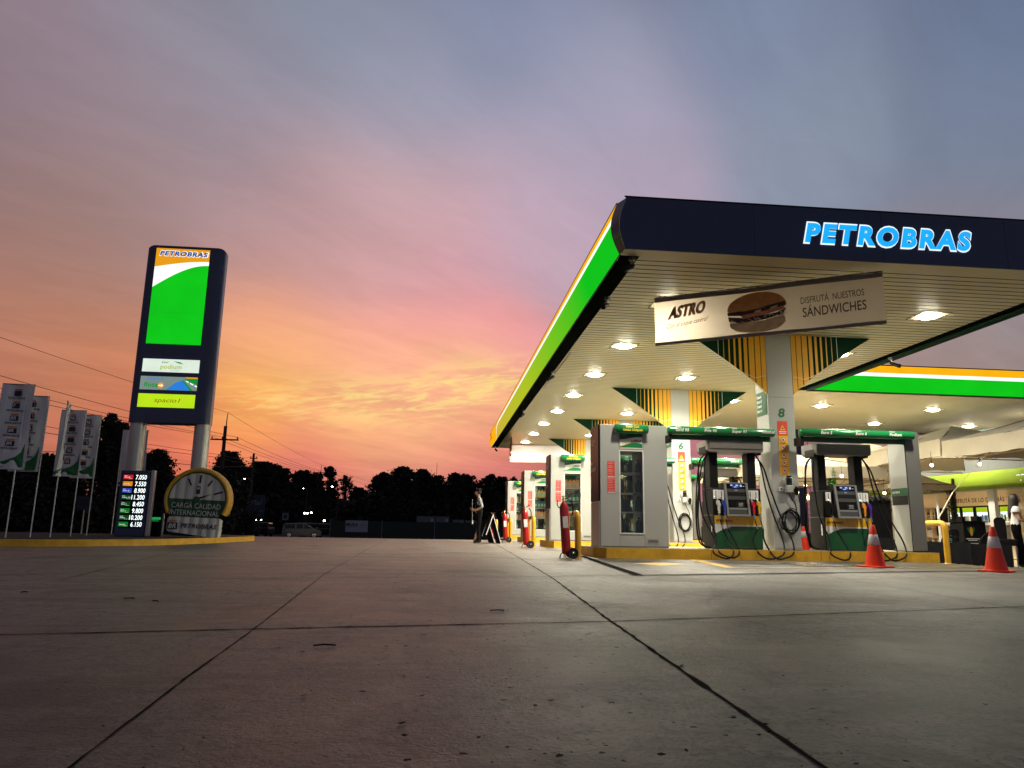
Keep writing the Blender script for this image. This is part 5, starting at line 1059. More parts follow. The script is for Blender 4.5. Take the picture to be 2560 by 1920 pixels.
for s_ in (-1, 1):
    m_.lathe([(.03, 1.31), (.062, 1.285), (.085, 1.24), (.098, 1.185), (.092, 1.18), (.07, 1.2)], (.015, s_ * .165, 0), 'blouse_white', 18, caps=False)
m_.build('sleeve', t)
m_ = MB(); n = 14
prof = [(.0, 1.585, .0), (.075, 1.57, .06), (.10, 1.52, .092), (.105, 1.44, .10), (.105, 1.36, .105), (.11, 1.26, .11), (.105, 1.14, .10), (.075, 1.06, .07), (.02, 1.01, .02)]
vs = []
for ry, z, rx in prof:
    for k in range(n + 1):
        a = R(58 + 244 * k / n); cx = .015 if z > 1.38 else .015 - .06 * (1.38 - z) / .3
        vs.append((cx + (rx + .012) * math.cos(a), (ry + .006) * math.sin(a), z))
m_.add(vs, [(i * (n + 1) + k, i * (n + 1) + k + 1, (i + 1) * (n + 1) + k + 1, (i + 1) * (n + 1) + k) for i in range(len(prof) - 1) for k in range(n)], 'hair_black', True)
m_.build('hair', t)

# folding A-board beside the attendant, and a low wooden one behind his feet
t = thing('folding_board', 'black folding pavement board with pale edges standing right of the attendant', 'folding board', (1.72, 25.0, 0), R(8))
for (xa, xb) in ((-.14, .24), (.14 - .22, -.30)):
    pass
b = MB(); b.prism([(-.03, .95), (.26, 0), (.30, 0), (.01, .95)], XZ, -.30, .30, 'black_matt'); b.tube([(.29, -.31, 0), (.0, -.31, .95)], .012, 'ink_white', 6); b.build('front_leaf', t)
b = MB(); b.prism([(.0, .95), (-.22, .25), (-.19, .25), (.03, .95)], XZ, -.30, .30, 'black_matt'); b.tube([(-.22, -.31, .28), (.01, -.31, .95)], .018, 'ink_white', 6); b.build('rear_leaf', t)
t2 = copy_tree(t); t2.location = (1.58, 25.9, 0); t2.rotation_euler = (0, 0, R(14)); t2.scale = (.9, 1, .82); t2['label'] = 'second black folding board with pale edge, behind the first and lower'
b = MB(); b.prism([(-.11, 0), (-.02, .36), (.06, .36), (.0, 0)], XZ, -.02, .02, 'wood'); tag(b.build('wooden_prop', None, (1.24, 25.1, 0)), 'short slanting wooden board on the ground behind the feet of the attendant', 'board')

# ------------------------------------------------------------------ shop at the right
def shop():
    t = thing('shop_building', 'shop with lime awning, grey upper wall and warm lit interior behind the tents', 'shop')
    g = gz(18)
    w = MB()
    for i in range(11):
        y = 18.6 + 1.35 * i; w.box(18.0, 18.12, y, y + 1.343, 2.62, 3.95, 'wall_grey')
    w.box(17.98, 18.2, 18.6, 33.5, 3.953, 4.02, 'wall_teal'); w.box(18.03, 18.1, 18.6, 33.5, 2.6, 3.95, 'panel_dark'); w.build('upper_wall', t)
    a = MB(); pr = [(p.x, p.z) for p in spline([(18.0, 0, 2.60), (17.90, 0, 2.625), (17.78, 0, 2.57), (17.72, 0, 2.40), (17.715, 0, 2.24), (17.77, 0, 2.10), (18.0, 0, 2.04)], 5)]; L = len(pr)
    a.add([(u, q, v) for u, v in pr for q in (18.6, 33.0)], [(2 * i, 2 * i + 1, 2 * i + 3, 2 * i + 2) for i in range(L - 1)], 'lime_awning', True); a.poly([(u, 33.0, v) for u, v in pr], 'lime_awning')
    for q in (20.3, 22.1, 23.9, 25.7, 27.5): a.add([(u - .003, qq, v) for u, v in pr[3:-3] for qq in (q, q + .012)], [(2 * i, 2 * i + 1, 2 * i + 3, 2 * i + 2) for i in range(L - 7)], 'kerb_top', True)
    a.build('awning', t)
    a = MB(); a.text('spacio1', (17.715, 21.20, 2.28), .19, 'led_white', xd=(0, -1, 0), shear=.3, bold=.01, w=1.3); a.build('awning_lettering', t)
    r = MB(); r.box(18.13, 24.5, 18.6, 33.5, 2.50, 2.58, 'store_beige'); r.box(18.13, 24.5, 18.6, 33.5, 3.8, 3.9, 'panel_dark'); r.build('ceiling', t)
    f = MB(); f.box(17.7, 24.5, 18.6, 33.5, g - .05, g + .02, 'store_floor'); f.build('floor', t)
    k = MB(); k.box(20.72, 20.9, 18.6, 33.5, g + .02, 2.50, 'store_beige'); k.box(20.70, 20.719, 18.6, 33.5, 1.56, 1.66, 'panel_dark'); k.box(18.13, 24.5, 33.3, 33.5, g, 2.5, 'store_beige'); k.build('rear_wall', t)
    x = MB(); x.text('DISFRUTÁ DE LO QUE MÁS TE GUSTA', (20.712, 28.25, 1.80), .15, 'ink_brown', xd=(0, -1, 0), bold=.02, w=3.95, sp=1.1); x.build('wall_lettering', t)
    c = MB(); c.box(18.02, 18.16, 22.58, 22.86, g, 2.10, 'white_paint', .004); c.box(18.0, 18.12, 27.4, 27.5, g, 2.6, 'white_paint'); c.build('column', t)
    c = MB(); c.box(18.9, 19.3, 22.35, 23.1, g, 2.5, 'store_beige', .006); c.build('pillar', t)
    fr = MB()
    for y in (19.6, 21.0, 25.4): fr.box(18.03, 18.09, y, y + .06, g, 2.6, 'white_paint')
    fr.box(18.03, 18.09, 18.6, 33.4, 2.0, 2.04, 'metal_grey'); fr.build('window_frame', t)
    for i, (px, py) in enumerate(((19.5, 27.2), (19.4, 24.2), (19.6, 21.6), (19.6, 29.8))):
        l = MB(); l.lathe([(.12, -.012), (.0, -.016)], (px, py, 2.5), 'store_lamp', 16); l.build('downlight', t)
    l = MB(); l.box(18.3, 18.6, 25.4, 26.0, 2.42, 2.48, 'store_lamp'); l.build('downlight', t)
shop()
def fridge(y, w_, lab):
    t = thing('drinks_fridge', lab, 'fridge', (20.0, y, gz(18)), 0, 'lit drinks fridges inside the shop')
    b = MB(); b.box(0, .66, 0, w_, .02, 2.02, 'black_plastic'); b.box(-.02, -.001, 0, .045, .02, 2.0, 'black_plastic'); b.box(-.02, -.001, w_ - .045, w_, .02, 2.0, 'black_plastic'); b.build('case', t)
    h = MB(); h.box(-.015, -.002, .05, w_ - .05, 1.80, 1.96, 'fridge_lime'); h.build('header', t)
    i = MB(); i.box(-.008, -.002, .05, w_ - .05, .30, 1.79, 'fridge_lit'); i.build('lit_interior', t)
    rnd = random.Random(int(y * 10)); p = MB()
    for z in (.42, .78, 1.12, 1.46):
        p.box(-.03, -.009, .05, w_ - .05, z - .02, z, 'white_paint'); q = .07
        while q < w_ - .12:
            d = .05 + .03 * rnd.random(); p.box(-.028, -.009, q, q + d, z + .001, z + .14 + .1 * rnd.random(), rnd.choice(['product_teal', 'product_blue', 'product_red', 'oil_green', 'oil_yellow', 'product_mix', 'white_paint', 'product_mix'])); q += d + .012
    p.build('drinks', t)
for y, lab in ((26.85, 'lit drinks fridge partly behind the leafy tent post'), (26.12, 'lit drinks fridge right of the leafy tent post'), (25.38, 'lit drinks fridge just left of the white shop column'), (24.2, 'lit drinks fridge right of the beige shop pillar'), (23.3, 'lit drinks fridge farthest right, behind the woman')):
    fridge(y, .66, lab)
t = thing('bottle_shelf', 'dark shop shelf with bottles and a red packet beside the end cabinet', 'shelf', (20.05, 27.65, gz(18)))
b = MB(); b.box(.3, .36, 0, 1.5, 0, 2.02, 'shelf_dark')
for z in (.0, .5, .82, 1.22, 1.6, 2.0): b.box(0, .3, 0, 1.5, z, z + .02, 'store_beige')
for y in (0, .74, 1.08, 1.48): b.box(0, .3, y, y + .02, .02, 2.0, 'store_beige')
b.box(-.02, -.002, .02, .74, .9, 1.98, 'black_matt'); b.build('frame', t)
b = MB(); rnd = random.Random(4)
for z in (.02, .52, 1.62):
    for i in range(13):
        y = .8 + i * .052; m = rnd.choice(['bottle_amber', 'oil_dark', 'bottle_amber', 'nozzle_white']); b.lathe([(.016, 0), (.017, .15), (.006, .19), (.006, .24), (0, .24)], (.1, y, z + .001), m, 8); b.box(.078, .083, y - .01, y + .01, z + .05, z + .11, 'ink_white')
b.box(.06, .2, .80, 1.06, 1.245, 1.56, 'product_red'); b.box(.06, .2, 1.15, 1.4, .845, 1.1, 'nozzle_white'); b.build('goods', t)
t = thing('counter', 'white shop counter running before the fridges', 'counter', (19.3, 23.3, gz(18))); b = MB(); b.box(0, .4, 0, 3.9, 1.30, 1.40, 'white_paint', .004); b.build('worktop', t); b = MB(); b.box(.05, .35, .05, 3.85, 0, 1.295, 'panel_dark'); b.build('front_panel', t)
b = MB(); b.box(0, .4, 0, .42, 0, .82, 'product_teal', .01); tag(b.build('crate', None, (18.6, 25.6, gz(18))), 'teal box in the shop under the counter', 'box'); b = MB(); b.box(0, .4, 0, .42, 0, .80, 'product_blue', .01); tag(b.build('crate', None, (18.6, 24.75, gz(18))), 'blue box in the shop behind the black kiosk', 'box')

# ------------------------------------------------------------------ tents
def wavy(mb, A, B, z0, z1, m, n=26, seed=1, amp=.02, bow=.04):
    rnd = random.Random(seed); A, B = Vector((*A, 0)), Vector((*B, 0)); U = B - A; N_ = Vector((U.y, -U.x, 0)).normalized(); ph = rnd.random() * 6
    vs = []
    for j in range(5):
        for i in range(n + 1):
            f = i / n; p = A + U * f + N_ * (amp * math.sin(f * 23 + ph + j) * (1 - j / 5) + .01 * rnd.random()); z = z0 + (z1 - z0) * j / 4 - bow * math.sin(math.pi * f) * (1 if j > 2 else .6) + (.012 * math.sin(f * 31 + ph) if j == 0 else 0)
            vs.append((p.x, p.y, z))
    mb.add(vs, [(j * (n + 1) + i, j * (n + 1) + i + 1, (j + 1) * (n + 1) + i + 1, (j + 1) * (n + 1) + i) for j in range(4) for i in range(n)], m, True)
def frame_tent(x0, x1, y0, y1, z, zr, g, lab, seed, val=.42, legs=True, posts=None, far=True):
    t = thing('party_tent', lab, 'tent', (0, 0, 0), 0, 'cream party tents before the shop')
    c = MB(); wavy(c, (x0, y0), (x0, y1), z, z + val, 'tent_cloth', seed=seed); wavy(c, (x0, y0), (x1, y0), z, z + val, 'tent_cloth', seed=seed + 1); (wavy(c, (x1, y0), (x1, y1), z, z + val, 'tent_cloth', seed=seed + 2), wavy(c, (x0, y1), (x1, y1), z, z + val, 'tent_cloth', seed=seed + 3)) if far else wavy(c, (x1, y0), (x1, y1), z + val - .1, z + val, 'tent_cloth', seed=seed); c.build('valance', t)
    r = MB(); cx, cy = (x0 + x1) / 2, (y0 + y1) / 2; zt = z + val
    P = [(x0, y0), (x1, y0), (x1, y1), (x0, y1)]; n = 8
    for a in range(4):
        p, q = P[a], P[(a + 1) % 4]; vs = []
        for i in range(n + 1):
            f = i / n; zz = zt + (zr - zt) * f - .06 * math.sin(math.pi * f)
            for k in range(n + 1):
                g_ = k / n; x = (p[0] + (q[0] - p[0]) * g_) * (1 - f) + cx * f; y = (p[1] + (q[1] - p[1]) * g_) * (1 - f) + cy * f
                vs.append((x, y, zz - .03 * math.sin(math.pi * g_) * (1 - f)))
        r.add(vs, [(i * (n + 1) + k, i * (n + 1) + k + 1, (i + 1) * (n + 1) + k + 1, (i + 1) * (n + 1) + k) for i in range(n) for k in range(n)], 'tent_cloth', True)
    r.build('roof', t)
    f = MB()
    def truss(a, b_):
        a, b_ = Vector(a), Vector(b_); f.tube([a, b_], .014, 'tent_frame', 6); f.tube([a - Vector((0, 0, .2)), b_ - Vector((0, 0, .2))], .012, 'tent_frame', 6); k = 8
        for i in range(k):
            p = a.lerp(b_, i / k) - Vector((0, 0, .2 * (i % 2))); q = a.lerp(b_, (i + 1) / k) - Vector((0, 0, .2 * ((i + 1) % 2))); f.tube([p, q], .008, 'tent_frame', 5)
    e = .05; zz = z + .14
    for a in range(4):
        p, q = P[a], P[(a + 1) % 4]
        if not far and a in (1, 2): continue
        s = lambda p: (p[0] + (e if p[0] == x0 else -e), p[1] + (e if p[1] == y0 else -e), zz); truss(s(p), s(q)); f.tube([s(p)[:2] + (z + val - .03,), (cx, cy, zr - .06)], .014, 'tent_frame', 6)
    for a in range(4):
        p, q = P[a], P[(a + 1) % 4]; f.tube([((p[0] + q[0]) / 2, (p[1] + q[1]) / 2, zt - .05), (cx, cy, zr - .1)], .010, 'tent_frame', 6)
    f.build('frame', t)
    for a, (x, y) in enumerate(P):
        if posts and a not in posts: continue
        l = MB(); xx, yy = x + (e if x == x0 else -e), y + (e if y == y0 else -e); l.box(xx - .03, xx + .03, yy - .03, yy + .03, g, z + .3, 'tent_frame'); l.build('leg', t)
    return t
frame_tent(12.5, 16.4, 13.0, 17.25, 2.43, 3.55, gz(13), 'cream party tent nearest the camera, cut by the right picture edge', 1, posts=(0,), far=False)
frame_tent(12.5, 16.4, 17.3, 21.6, 2.50, 3.6, gz(13), 'cream party tent right behind the end cabinet, second along the shop', 5, posts=(9,), far=False)
frame_tent(12.5, 16.4, 21.65, 25.9, 2.52, 3.6, gz(13), 'cream party tent seen through the right front pump, third along the shop', 9, posts=(3,), far=False)
frame_tent(8.6, 12.75, 20.0, 24.0, 2.10, 3.0, gz(11), 'low cream tent with brown trussed underside behind the right front pump', 13, .34, posts=(0,))
frame_tent(5.4, 8.55, 26.5, 30.0, 2.12, 3.0, 0, 'far cream tent glimpsed behind the left front pump', 17, .34)
frame_tent(12.8, 14.75, 19.9, 22.0, 1.83, 2.55, gz(14), 'small low cream tent with drooping corner before the lime awning', 21, .12, posts=(1,))
def vine(loc, z0, z1, lab, m='leaf'):
    t = thing('leafy_post', lab, 'plant', loc); b = MB(); b.tube([(0, 0, z0), (0, 0, z1)], .05, 'trunk', 8); b.build('stem', t)
    l = MB(); rnd = random.Random(int(loc[0] * 10))
    for i in range(900 if m == 'leaf_green' else 700):
        a = rnd.random() * 6.283; z = z0 + (z1 - z0) * rnd.random(); r_ = .07 + .05 * rnd.random(); p = Vector((r_ * math.cos(a), r_ * math.sin(a), z)); n1 = Vector((rnd.gauss(0, 1), rnd.gauss(0, 1), rnd.gauss(0, 1))).normalized() * .035; n2 = n1.orthogonal().normalized() * .022
        l.poly([p - n1, p + n2, p + n1, p - n2], m if rnd.random() < .93 else 'leaf_green')
    l.build('leaves', t)
vine((14.62, 19.95, 0), gz(14.6), 1.80, 'dark leafy vine wrapped round the post of the small low tent'); vine((11.12, 20.1, 0), 1.6, 2.36, 'green leafy wrap hanging above the console of the right front pump', 'leaf_green')

# ------------------------------------------------------------------ terrace furniture
sk = MB()
pts = [(9.8, 17.2), (10.6, 16.6), (10.95, 15.9), (11.4, 15.1), (11.9, 14.55)]
for a, b_ in zip(pts[:-1], pts[1:]): wavy(sk, a, b_, gz(a[0]) + .0, gz(a[0]) + .46, 'black_matt', 14, int(a[0] * 7), .015, .012)
tag(sk.build('barrier_cloth'), 'low black cloth skirt running round the terrace behind the right hoop', 'barrier')
t = thing('barrier', 'taller black screen topped with a strip of hedge behind the right front pump', 'screen', (9.3, 17.6, -.05)); b = MB(); b.box(0, 1.95, 0, .08, 0, 1.42, 'black_matt'); b.build('panel', t)
b = MB(); rnd = random.Random(8)
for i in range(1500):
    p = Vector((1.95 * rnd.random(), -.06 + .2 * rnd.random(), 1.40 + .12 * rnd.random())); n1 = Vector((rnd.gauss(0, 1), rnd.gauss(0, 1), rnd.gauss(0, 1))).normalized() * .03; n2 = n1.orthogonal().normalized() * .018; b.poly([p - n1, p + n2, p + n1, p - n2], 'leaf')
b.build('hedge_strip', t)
def wicker(loc, rz, lab, src=None):
    if src: return dup(src, loc, lab, rz)
    t = thing('wicker_chair', lab, 'chair', loc, rz, 'black woven terrace chairs')
    b = MB(); rows, cols = 9, 15
    for i in range(cols + 1):
        a = R(180 * i / cols); x = .29 * math.cos(a); y = .17 * math.sin(a); hz = .44 + .36 * math.sin(a) ** .7; b.tube([(x, y, .42), (x * 1.02, y * 1.05 + .02, hz)], .010, 'black_plastic', 5)
    for j in range(1, rows):
        pts = []
        for i in range(cols + 1):
            a = R(180 * i / cols); top = .36 * math.sin(a) ** .7; z = .44 + .36 * j / rows
            if z - .44 <= top + .02: pts.append((.29 * math.cos(a), .17 * math.sin(a) + .02, z))
        if len(pts) > 2: b.tube(pts, .014, 'black_plastic', 5)
    b.tube([(.297 * math.cos(R(a)), .18 * math.sin(R(a)) + .02, .44 + .36 * math.sin(R(a)) ** .7) for a in range(0, 181, 10)], .016, 'black_plastic', 8); b.build('backrest', t)
    s = MB(); s.box(-.26, .26, -.28, .14, .40, .44, 'black_plastic', .012); s.build('seat', t)
    for x in (-.23, .23):
        for y in (-.25, .10):
            l = MB(); l.tube([(x, y, 0), (x * .97, y, .40)], .013, 'black_plastic', 8); l.build('leg', t)
    return t
WC = wicker((11.55 + .7, 17.0, gz(12.2)), R(200), 'black woven chair with rounded back, right of the yellow hoop post')
for loc, rz, lab in (((11.75, 17.6, gz(11.7)), 170, 'black woven chair with rounded back, directly behind the yellow hoop bar'), ((13.1, 16.9, gz(13)), 205, 'black woven chair with rounded back, behind the rightmost cone'), ((11.2, 18.3, gz(11)), 160, 'black woven chair with rounded back, next to the end cabinet')): wicker(loc, R(rz), lab, WC)
t = thing('kiosk_counter', 'black counter with a corn emblem and pale lettering on the terrace', 'counter', (14.05, 18.4, gz(14)), R(8)); b = MB(); b.box(-.36, .36, 0, .4, 0, 1.10, 'black_plastic', .012); b.box(-.42, .42, -.03, .43, 1.10, 1.13, 'black_plastic'); b.box(-.34, -.22, .05, .2, 1.13, 1.24, 'black_plastic', .01); b.box(.15, .32, .05, .25, 1.13, 1.26, 'black_plastic', .01); b.build('body', t)
b = MB()
for a in (-28, 0, 28): b.poly([(-.12 + .10 * math.sin(R(a)) + .05 * math.cos(q) * math.cos(R(a)) + .12 * math.sin(q) * math.sin(R(a)), -.003 - .0005 * (a == 0), .86 - .05 * math.sin(q) * math.sin(R(a)) * math.cos(q) + .12 * math.sin(q) * math.cos(R(a))) for q in [2 * math.pi * i / 14 for i in range(14)]], 'pump_yellow' if a == 0 else 'leaf_green')
for z, x0, x1 in ((.66, -.30, .12), (.62, -.24, .05), (.54, -.26, .16), (.50, -.28, .10), (.43, -.2, .1)): b.box(x0, x1, -.004, -.001, z, z + .022, 'ink_white')
b.build('emblem', t)
t = thing('bar_chair', 'tall metal legged chair under a black cover left of the woman', 'chair', (12.02, 14.9, gz(12.05)), R(-40)); b = MB(); b.prism(rrect(-.15, .06, .50, 1.05, .08, 5), XZ, -.15, .15, 'black_matt'); b.box(-.16, .24, -.17, .17, .46, .6, 'black_matt', .03); b.build('cover', t)
for x, y in ((-.17, -.17), (.20, -.17), (-.17, .19), (.20, .19)):
    b = MB(); b.tube([(x, y, 0), (x, y, .46)], .011, 'steel', 8); b.build('leg', t)
b = MB(); b.tube([(-.17, -.17, .18), (.20, -.17, .18)], .008, 'steel', 6); b.tube([(.20, -.17, .18), (.20, .19, .18)], .008, 'steel', 6); b.build('foot_rail', t)
# bulbs and a rope
def bulb(loc, lab, src=[None]):
    if src[0] is None:
        t = src[0] = thing('light_bulb', lab, 'light bulb', loc, 0, 'bare bulbs hung under the tents'); b = MB(); b.sphere((0, 0, 0), .035, 'bulb', 8, (1, 1, 1.15)); b.build('glass_bulb', t); b = MB(); b.lathe([(.016, .03), (.018, .08), (.006, .09), (.004, .35)], (0, 0, 0), 'black_plastic', 10); b.build('socket', t)
    else: dup(src[0], loc, lab)
for loc, lab in (((12.3, 17.4, 2.26), 'glowing bulb right beside the end cabinet, under the tent edge'), ((13.6, 17.4, 2.32), 'small bulb hanging in front of the grey shop wall'), ((9.3, 18.1, 1.72), 'glowing bulb left of the right front pump console'), ((11.36, 18.0, 1.57), 'glowing bulb right of the right front pump, under the low tent'), ((9.13, 18.2, 1.55), 'small bulb just right of the inflator reel on the nearest column'), ((10.24, 18.0, 1.98), 'tiny bulb high under the low tent, seen through the pump frame')): bulb(loc, lab)
t = thing('basket_lamp', 'round orange basket lamp glowing left of the right front pump', 'lamp', (9.26, 17.9, 1.40)); b = MB()
for a in range(0, 180, 20): b.tube([(.10 * math.cos(q) * math.cos(R(a)), .10 * math.cos(q) * math.sin(R(a)), .10 * math.sin(q)) for q in [2 * math.pi * i / 18 for i in range(19)]], .006, 'tent_frame', 5)
b.build('basket', t); b = MB(); b.sphere((0, 0, 0), .045, 'bulb', 8); b.build('glass_bulb', t)
rp = MB(); rp.tube([(12.47, 15.6, 2.45), (11.0, 14.95, 1.45), (10.42, 14.7, .86)], .006, 'tent_cloth', 5); rp.tube([(10.99, 14.95, 1.44), (10.45, 14.72, .88)], .015, 'tent_cloth', 5); tag(rp.build('guy_rope'), 'pale rope running from the tent edge down to the right yellow hoop', 'rope')

# ------------------------------------------------------------------ trees: dark against the afterglow
def tree(x, y, top, w, lab, z0=-.9, seed=1, dens=1., style='round', leaf=.17):
    rnd = random.Random(seed); h = top - z0
    t = thing('tree', lab, 'tree', (x, y, z0), 0, 'trees behind the road')
    tr = MB(); tr.tube(spline([(0, 0, 0), (.1 * rnd.gauss(0, 1), 0, h * .2), (.12 * rnd.gauss(0, 1), 0, h * .45), (0, 0, h * .75)], 5), [.22 * (1 - i / 18) + .04 for i in range(16)], 'trunk', 8)
    lobes = []; sparse = style == 'sparse'
    zc, rz_ = (.62, .40) if style == 'tall' else (.66, .34)
    for i in range(13 if not sparse else 7):
        a = rnd.random() * 6.283; q = R(-25 + 115 * rnd.random()); f = .72 if not sparse else .8
        c = Vector((w * .42 * f * math.cos(q) * math.cos(a), w * .38 * f * math.cos(q) * math.sin(a), h * (zc + (rz_ - .10) * math.sin(q)))); r_ = w * (.15 + .10 * rnd.random())
        if c.z + r_ > h: c.z = h - r_
        lobes.append((c, r_)); tr.tube(hang((0, 0, h * (.22 + .2 * rnd.random())), c, -.08 * w, 5), [.09, .08, .07, .055, .04, .02], 'trunk', 5)
    lobes.append((Vector((w * .08 * rnd.gauss(0, 1), 0, h - w * .2)), w * .2))
    if not sparse: lobes += [(Vector((w * q, .4, h * zz_)), w * .30) for q, zz_ in ((-.2, .62), (.2, .60), (0, .74))] + [(Vector((w * q, .5, h * .32)), h * .24) for q in (-.34, 0, .34)]
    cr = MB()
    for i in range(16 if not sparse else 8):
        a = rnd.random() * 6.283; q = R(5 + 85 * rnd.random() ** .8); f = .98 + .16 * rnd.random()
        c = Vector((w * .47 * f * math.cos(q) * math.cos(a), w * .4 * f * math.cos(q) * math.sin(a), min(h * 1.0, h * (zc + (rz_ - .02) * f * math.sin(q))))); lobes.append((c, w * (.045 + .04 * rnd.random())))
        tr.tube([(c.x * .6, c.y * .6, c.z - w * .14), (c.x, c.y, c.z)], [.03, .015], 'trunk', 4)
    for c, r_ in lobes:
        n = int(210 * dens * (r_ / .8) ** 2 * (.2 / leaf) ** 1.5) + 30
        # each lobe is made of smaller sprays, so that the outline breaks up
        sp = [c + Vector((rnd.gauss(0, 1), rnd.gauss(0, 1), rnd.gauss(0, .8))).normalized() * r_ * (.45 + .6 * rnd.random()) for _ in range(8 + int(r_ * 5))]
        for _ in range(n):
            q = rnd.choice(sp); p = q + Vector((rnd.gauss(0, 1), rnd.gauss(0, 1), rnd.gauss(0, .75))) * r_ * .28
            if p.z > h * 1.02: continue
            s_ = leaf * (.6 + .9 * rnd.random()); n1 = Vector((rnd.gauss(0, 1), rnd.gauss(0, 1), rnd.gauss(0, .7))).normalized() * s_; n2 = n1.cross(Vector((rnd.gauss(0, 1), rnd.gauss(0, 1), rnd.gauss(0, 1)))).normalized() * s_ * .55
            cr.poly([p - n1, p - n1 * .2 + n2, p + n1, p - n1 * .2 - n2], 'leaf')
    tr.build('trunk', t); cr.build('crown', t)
k = 110 / 60.
TREES = [(-17.0, 5.95, 2.9, 'round', 'broad dark tree right behind the bare utility pole with the wide crossarm'), (-15.3, 4.75, 2.2, 'round', 'low dark tree behind the streetlamp right of the inflatable'), (-13.9, 5.2, 3.0, 'round', 'wide dark tree right of the slim wooden pole'), (-12.5, 4.7, 2.0, 'round', 'dark tree on the falling slope of the treeline above the parked van'), (-11.0, 4.6, 2.5, 'round', 'flat topped dark tree left of the far crossarm pole'), (-9.9, 4.45, 1.6, 'round', 'small dark tree right under the far crossarm pole'), (-8.9, 4.95, 1.3, 'tall', 'narrow egg shaped dark tree right of the far crossarm pole'), (-7.6, 4.3, 1.5, 'sparse', 'thin leaved palm like tree round the last utility pole'), (-6.5, 3.35, 1.9, 'round', 'lowest dark tree in the dip of the treeline'),
         (-5.35, 3.75, 1.6, 'sparse', 'thin leaved tree on the right side of the dip in the treeline'), (-4.5, 4.6, 2.0, 'round', 'dark tree climbing left of the highest crown in the middle'), (-3.1, 5.1, 2.3, 'round', 'highest dark crown in the middle of the treeline'), (-1.5, 4.9, 2.3, 'round', 'broad dark crown next right of the highest middle one'), (-.2, 4.45, 1.8, 'round', 'dark tree under the thin distant mast'), (1.2, 4.7, 1.9, 'round', 'dark tree right of the thin distant mast'), (2.1, 4.65, 1.7, 'round', 'dark round crown above the attendant, left of a notch'), (3.1, 4.25, 1.4, 'sparse', 'small dark crown in the notch above the attendant'), (4.0, 4.65, 1.6, 'round', 'dark crown just above the folding board'), (4.9, 4.55, 1.7, 'round', 'dark crown left of the farthest cabinet'), (5.9, 4.5, 1.4, 'sparse', 'spiky dark crown right behind the farthest cabinet'), (7.0, 4.4, 2.0, 'round', 'dark tree hidden mostly behind the third cabinet'), (8.6, 4.1, 2.2, 'round', 'dark tree seen in gaps behind the second cabinet')]
for i, (x, tp, w, stl, lab) in enumerate(TREES):
    yy = 110 + (i * 37 % 11) - 5; kk = yy / 60.
    tree(x * kk, yy, .55 + (tp - .55) * kk, w * kk * 1.12, lab, seed=20 + i, dens=1.25 if stl == 'round' else (.42 if stl == 'sparse' else 1.3), style=stl)
for i, (x, y, tp, w, stl, lab) in enumerate([(-26.2, 50, 4.6, 5.2, 'round', 'smooth dark tree between the two flag groups at the left'), (-21.6, 50, 7.25, 3.6, 'round', 'tall dark tree left of the sign tower, behind the last flag'), (-19.4, 52, 5.2, 3.4, 'round', 'dark tree behind the left post of the sign tower'), (-33.5, 50, 4.6, 5.4, 'round', 'dark tree behind the leftmost flag'), (-17.2, 56, 3.6, 2.6, 'sparse', 'sparse dark bush between the price board and the round inflatable'), (-15.2, 54, 4.1, 3.0, 'round', 'dark tree directly behind the round inflatable')]):
    tree(x, y, tp, w, lab, seed=60 + i, dens=1.3 if stl == 'round' else .5, style=stl, leaf=.105)

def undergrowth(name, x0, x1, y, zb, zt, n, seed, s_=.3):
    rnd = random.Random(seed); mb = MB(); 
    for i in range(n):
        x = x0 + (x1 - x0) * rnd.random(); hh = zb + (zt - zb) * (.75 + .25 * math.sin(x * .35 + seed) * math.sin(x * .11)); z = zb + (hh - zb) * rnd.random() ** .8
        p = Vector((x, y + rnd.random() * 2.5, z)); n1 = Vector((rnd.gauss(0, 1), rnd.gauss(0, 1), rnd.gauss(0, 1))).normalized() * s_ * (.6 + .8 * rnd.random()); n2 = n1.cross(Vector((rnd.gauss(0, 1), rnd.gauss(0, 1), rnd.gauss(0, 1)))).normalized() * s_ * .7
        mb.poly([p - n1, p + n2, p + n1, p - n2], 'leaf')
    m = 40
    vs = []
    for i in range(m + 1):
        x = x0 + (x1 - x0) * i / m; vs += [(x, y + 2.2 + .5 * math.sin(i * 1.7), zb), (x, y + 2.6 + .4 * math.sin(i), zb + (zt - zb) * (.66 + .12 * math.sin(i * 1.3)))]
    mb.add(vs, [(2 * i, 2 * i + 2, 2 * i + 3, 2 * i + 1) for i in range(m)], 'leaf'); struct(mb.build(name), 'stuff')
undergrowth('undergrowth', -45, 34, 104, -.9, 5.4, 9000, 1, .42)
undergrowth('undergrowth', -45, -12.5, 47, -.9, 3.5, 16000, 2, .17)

# ------------------------------------------------------------------ utility poles and wires
def pole(x, y, h, lab, z0=-.9, r=.16, arm=None, spike=None, ins=3):
    t = thing('utility_pole', lab, 'utility pole', (x, y, z0), 0, 'utility poles along the road'); H = h - z0
    p = MB(); p.tube([(0, 0, 0), (0, 0, H)], [r * 1.15, r * .8], 'pole_wood', 12); p.build('shaft', t)
    if spike: s = MB(); s.tube([(.05, 0, H - .4), (.06, 0, H + spike * .6), (.1, 0, H + spike)], [.05, .04, .02], 'pole_wood', 8); s.build('mast_rod', t)
    if arm:
        z, a0, a1 = arm; a = MB(); a.box(a0, a1, -.08, .02, z - z0 - .06, z - z0 + .06, 'pole_wood'); a.build('crossarm', t)
        for i in range(ins):
            b = MB(); xx = a0 + .12 + (a1 - a0 - .24) * (i / (ins - 1)) ** (1.3 if ins > 2 else 1); b.lathe([(.03, .06), (.05, .10), (.065, .16), (.04, .2), (.05, .24), (0, .27)], (xx, -.03, z - z0), 'pole_wood', 8); b.build('insulator', t)
    return t
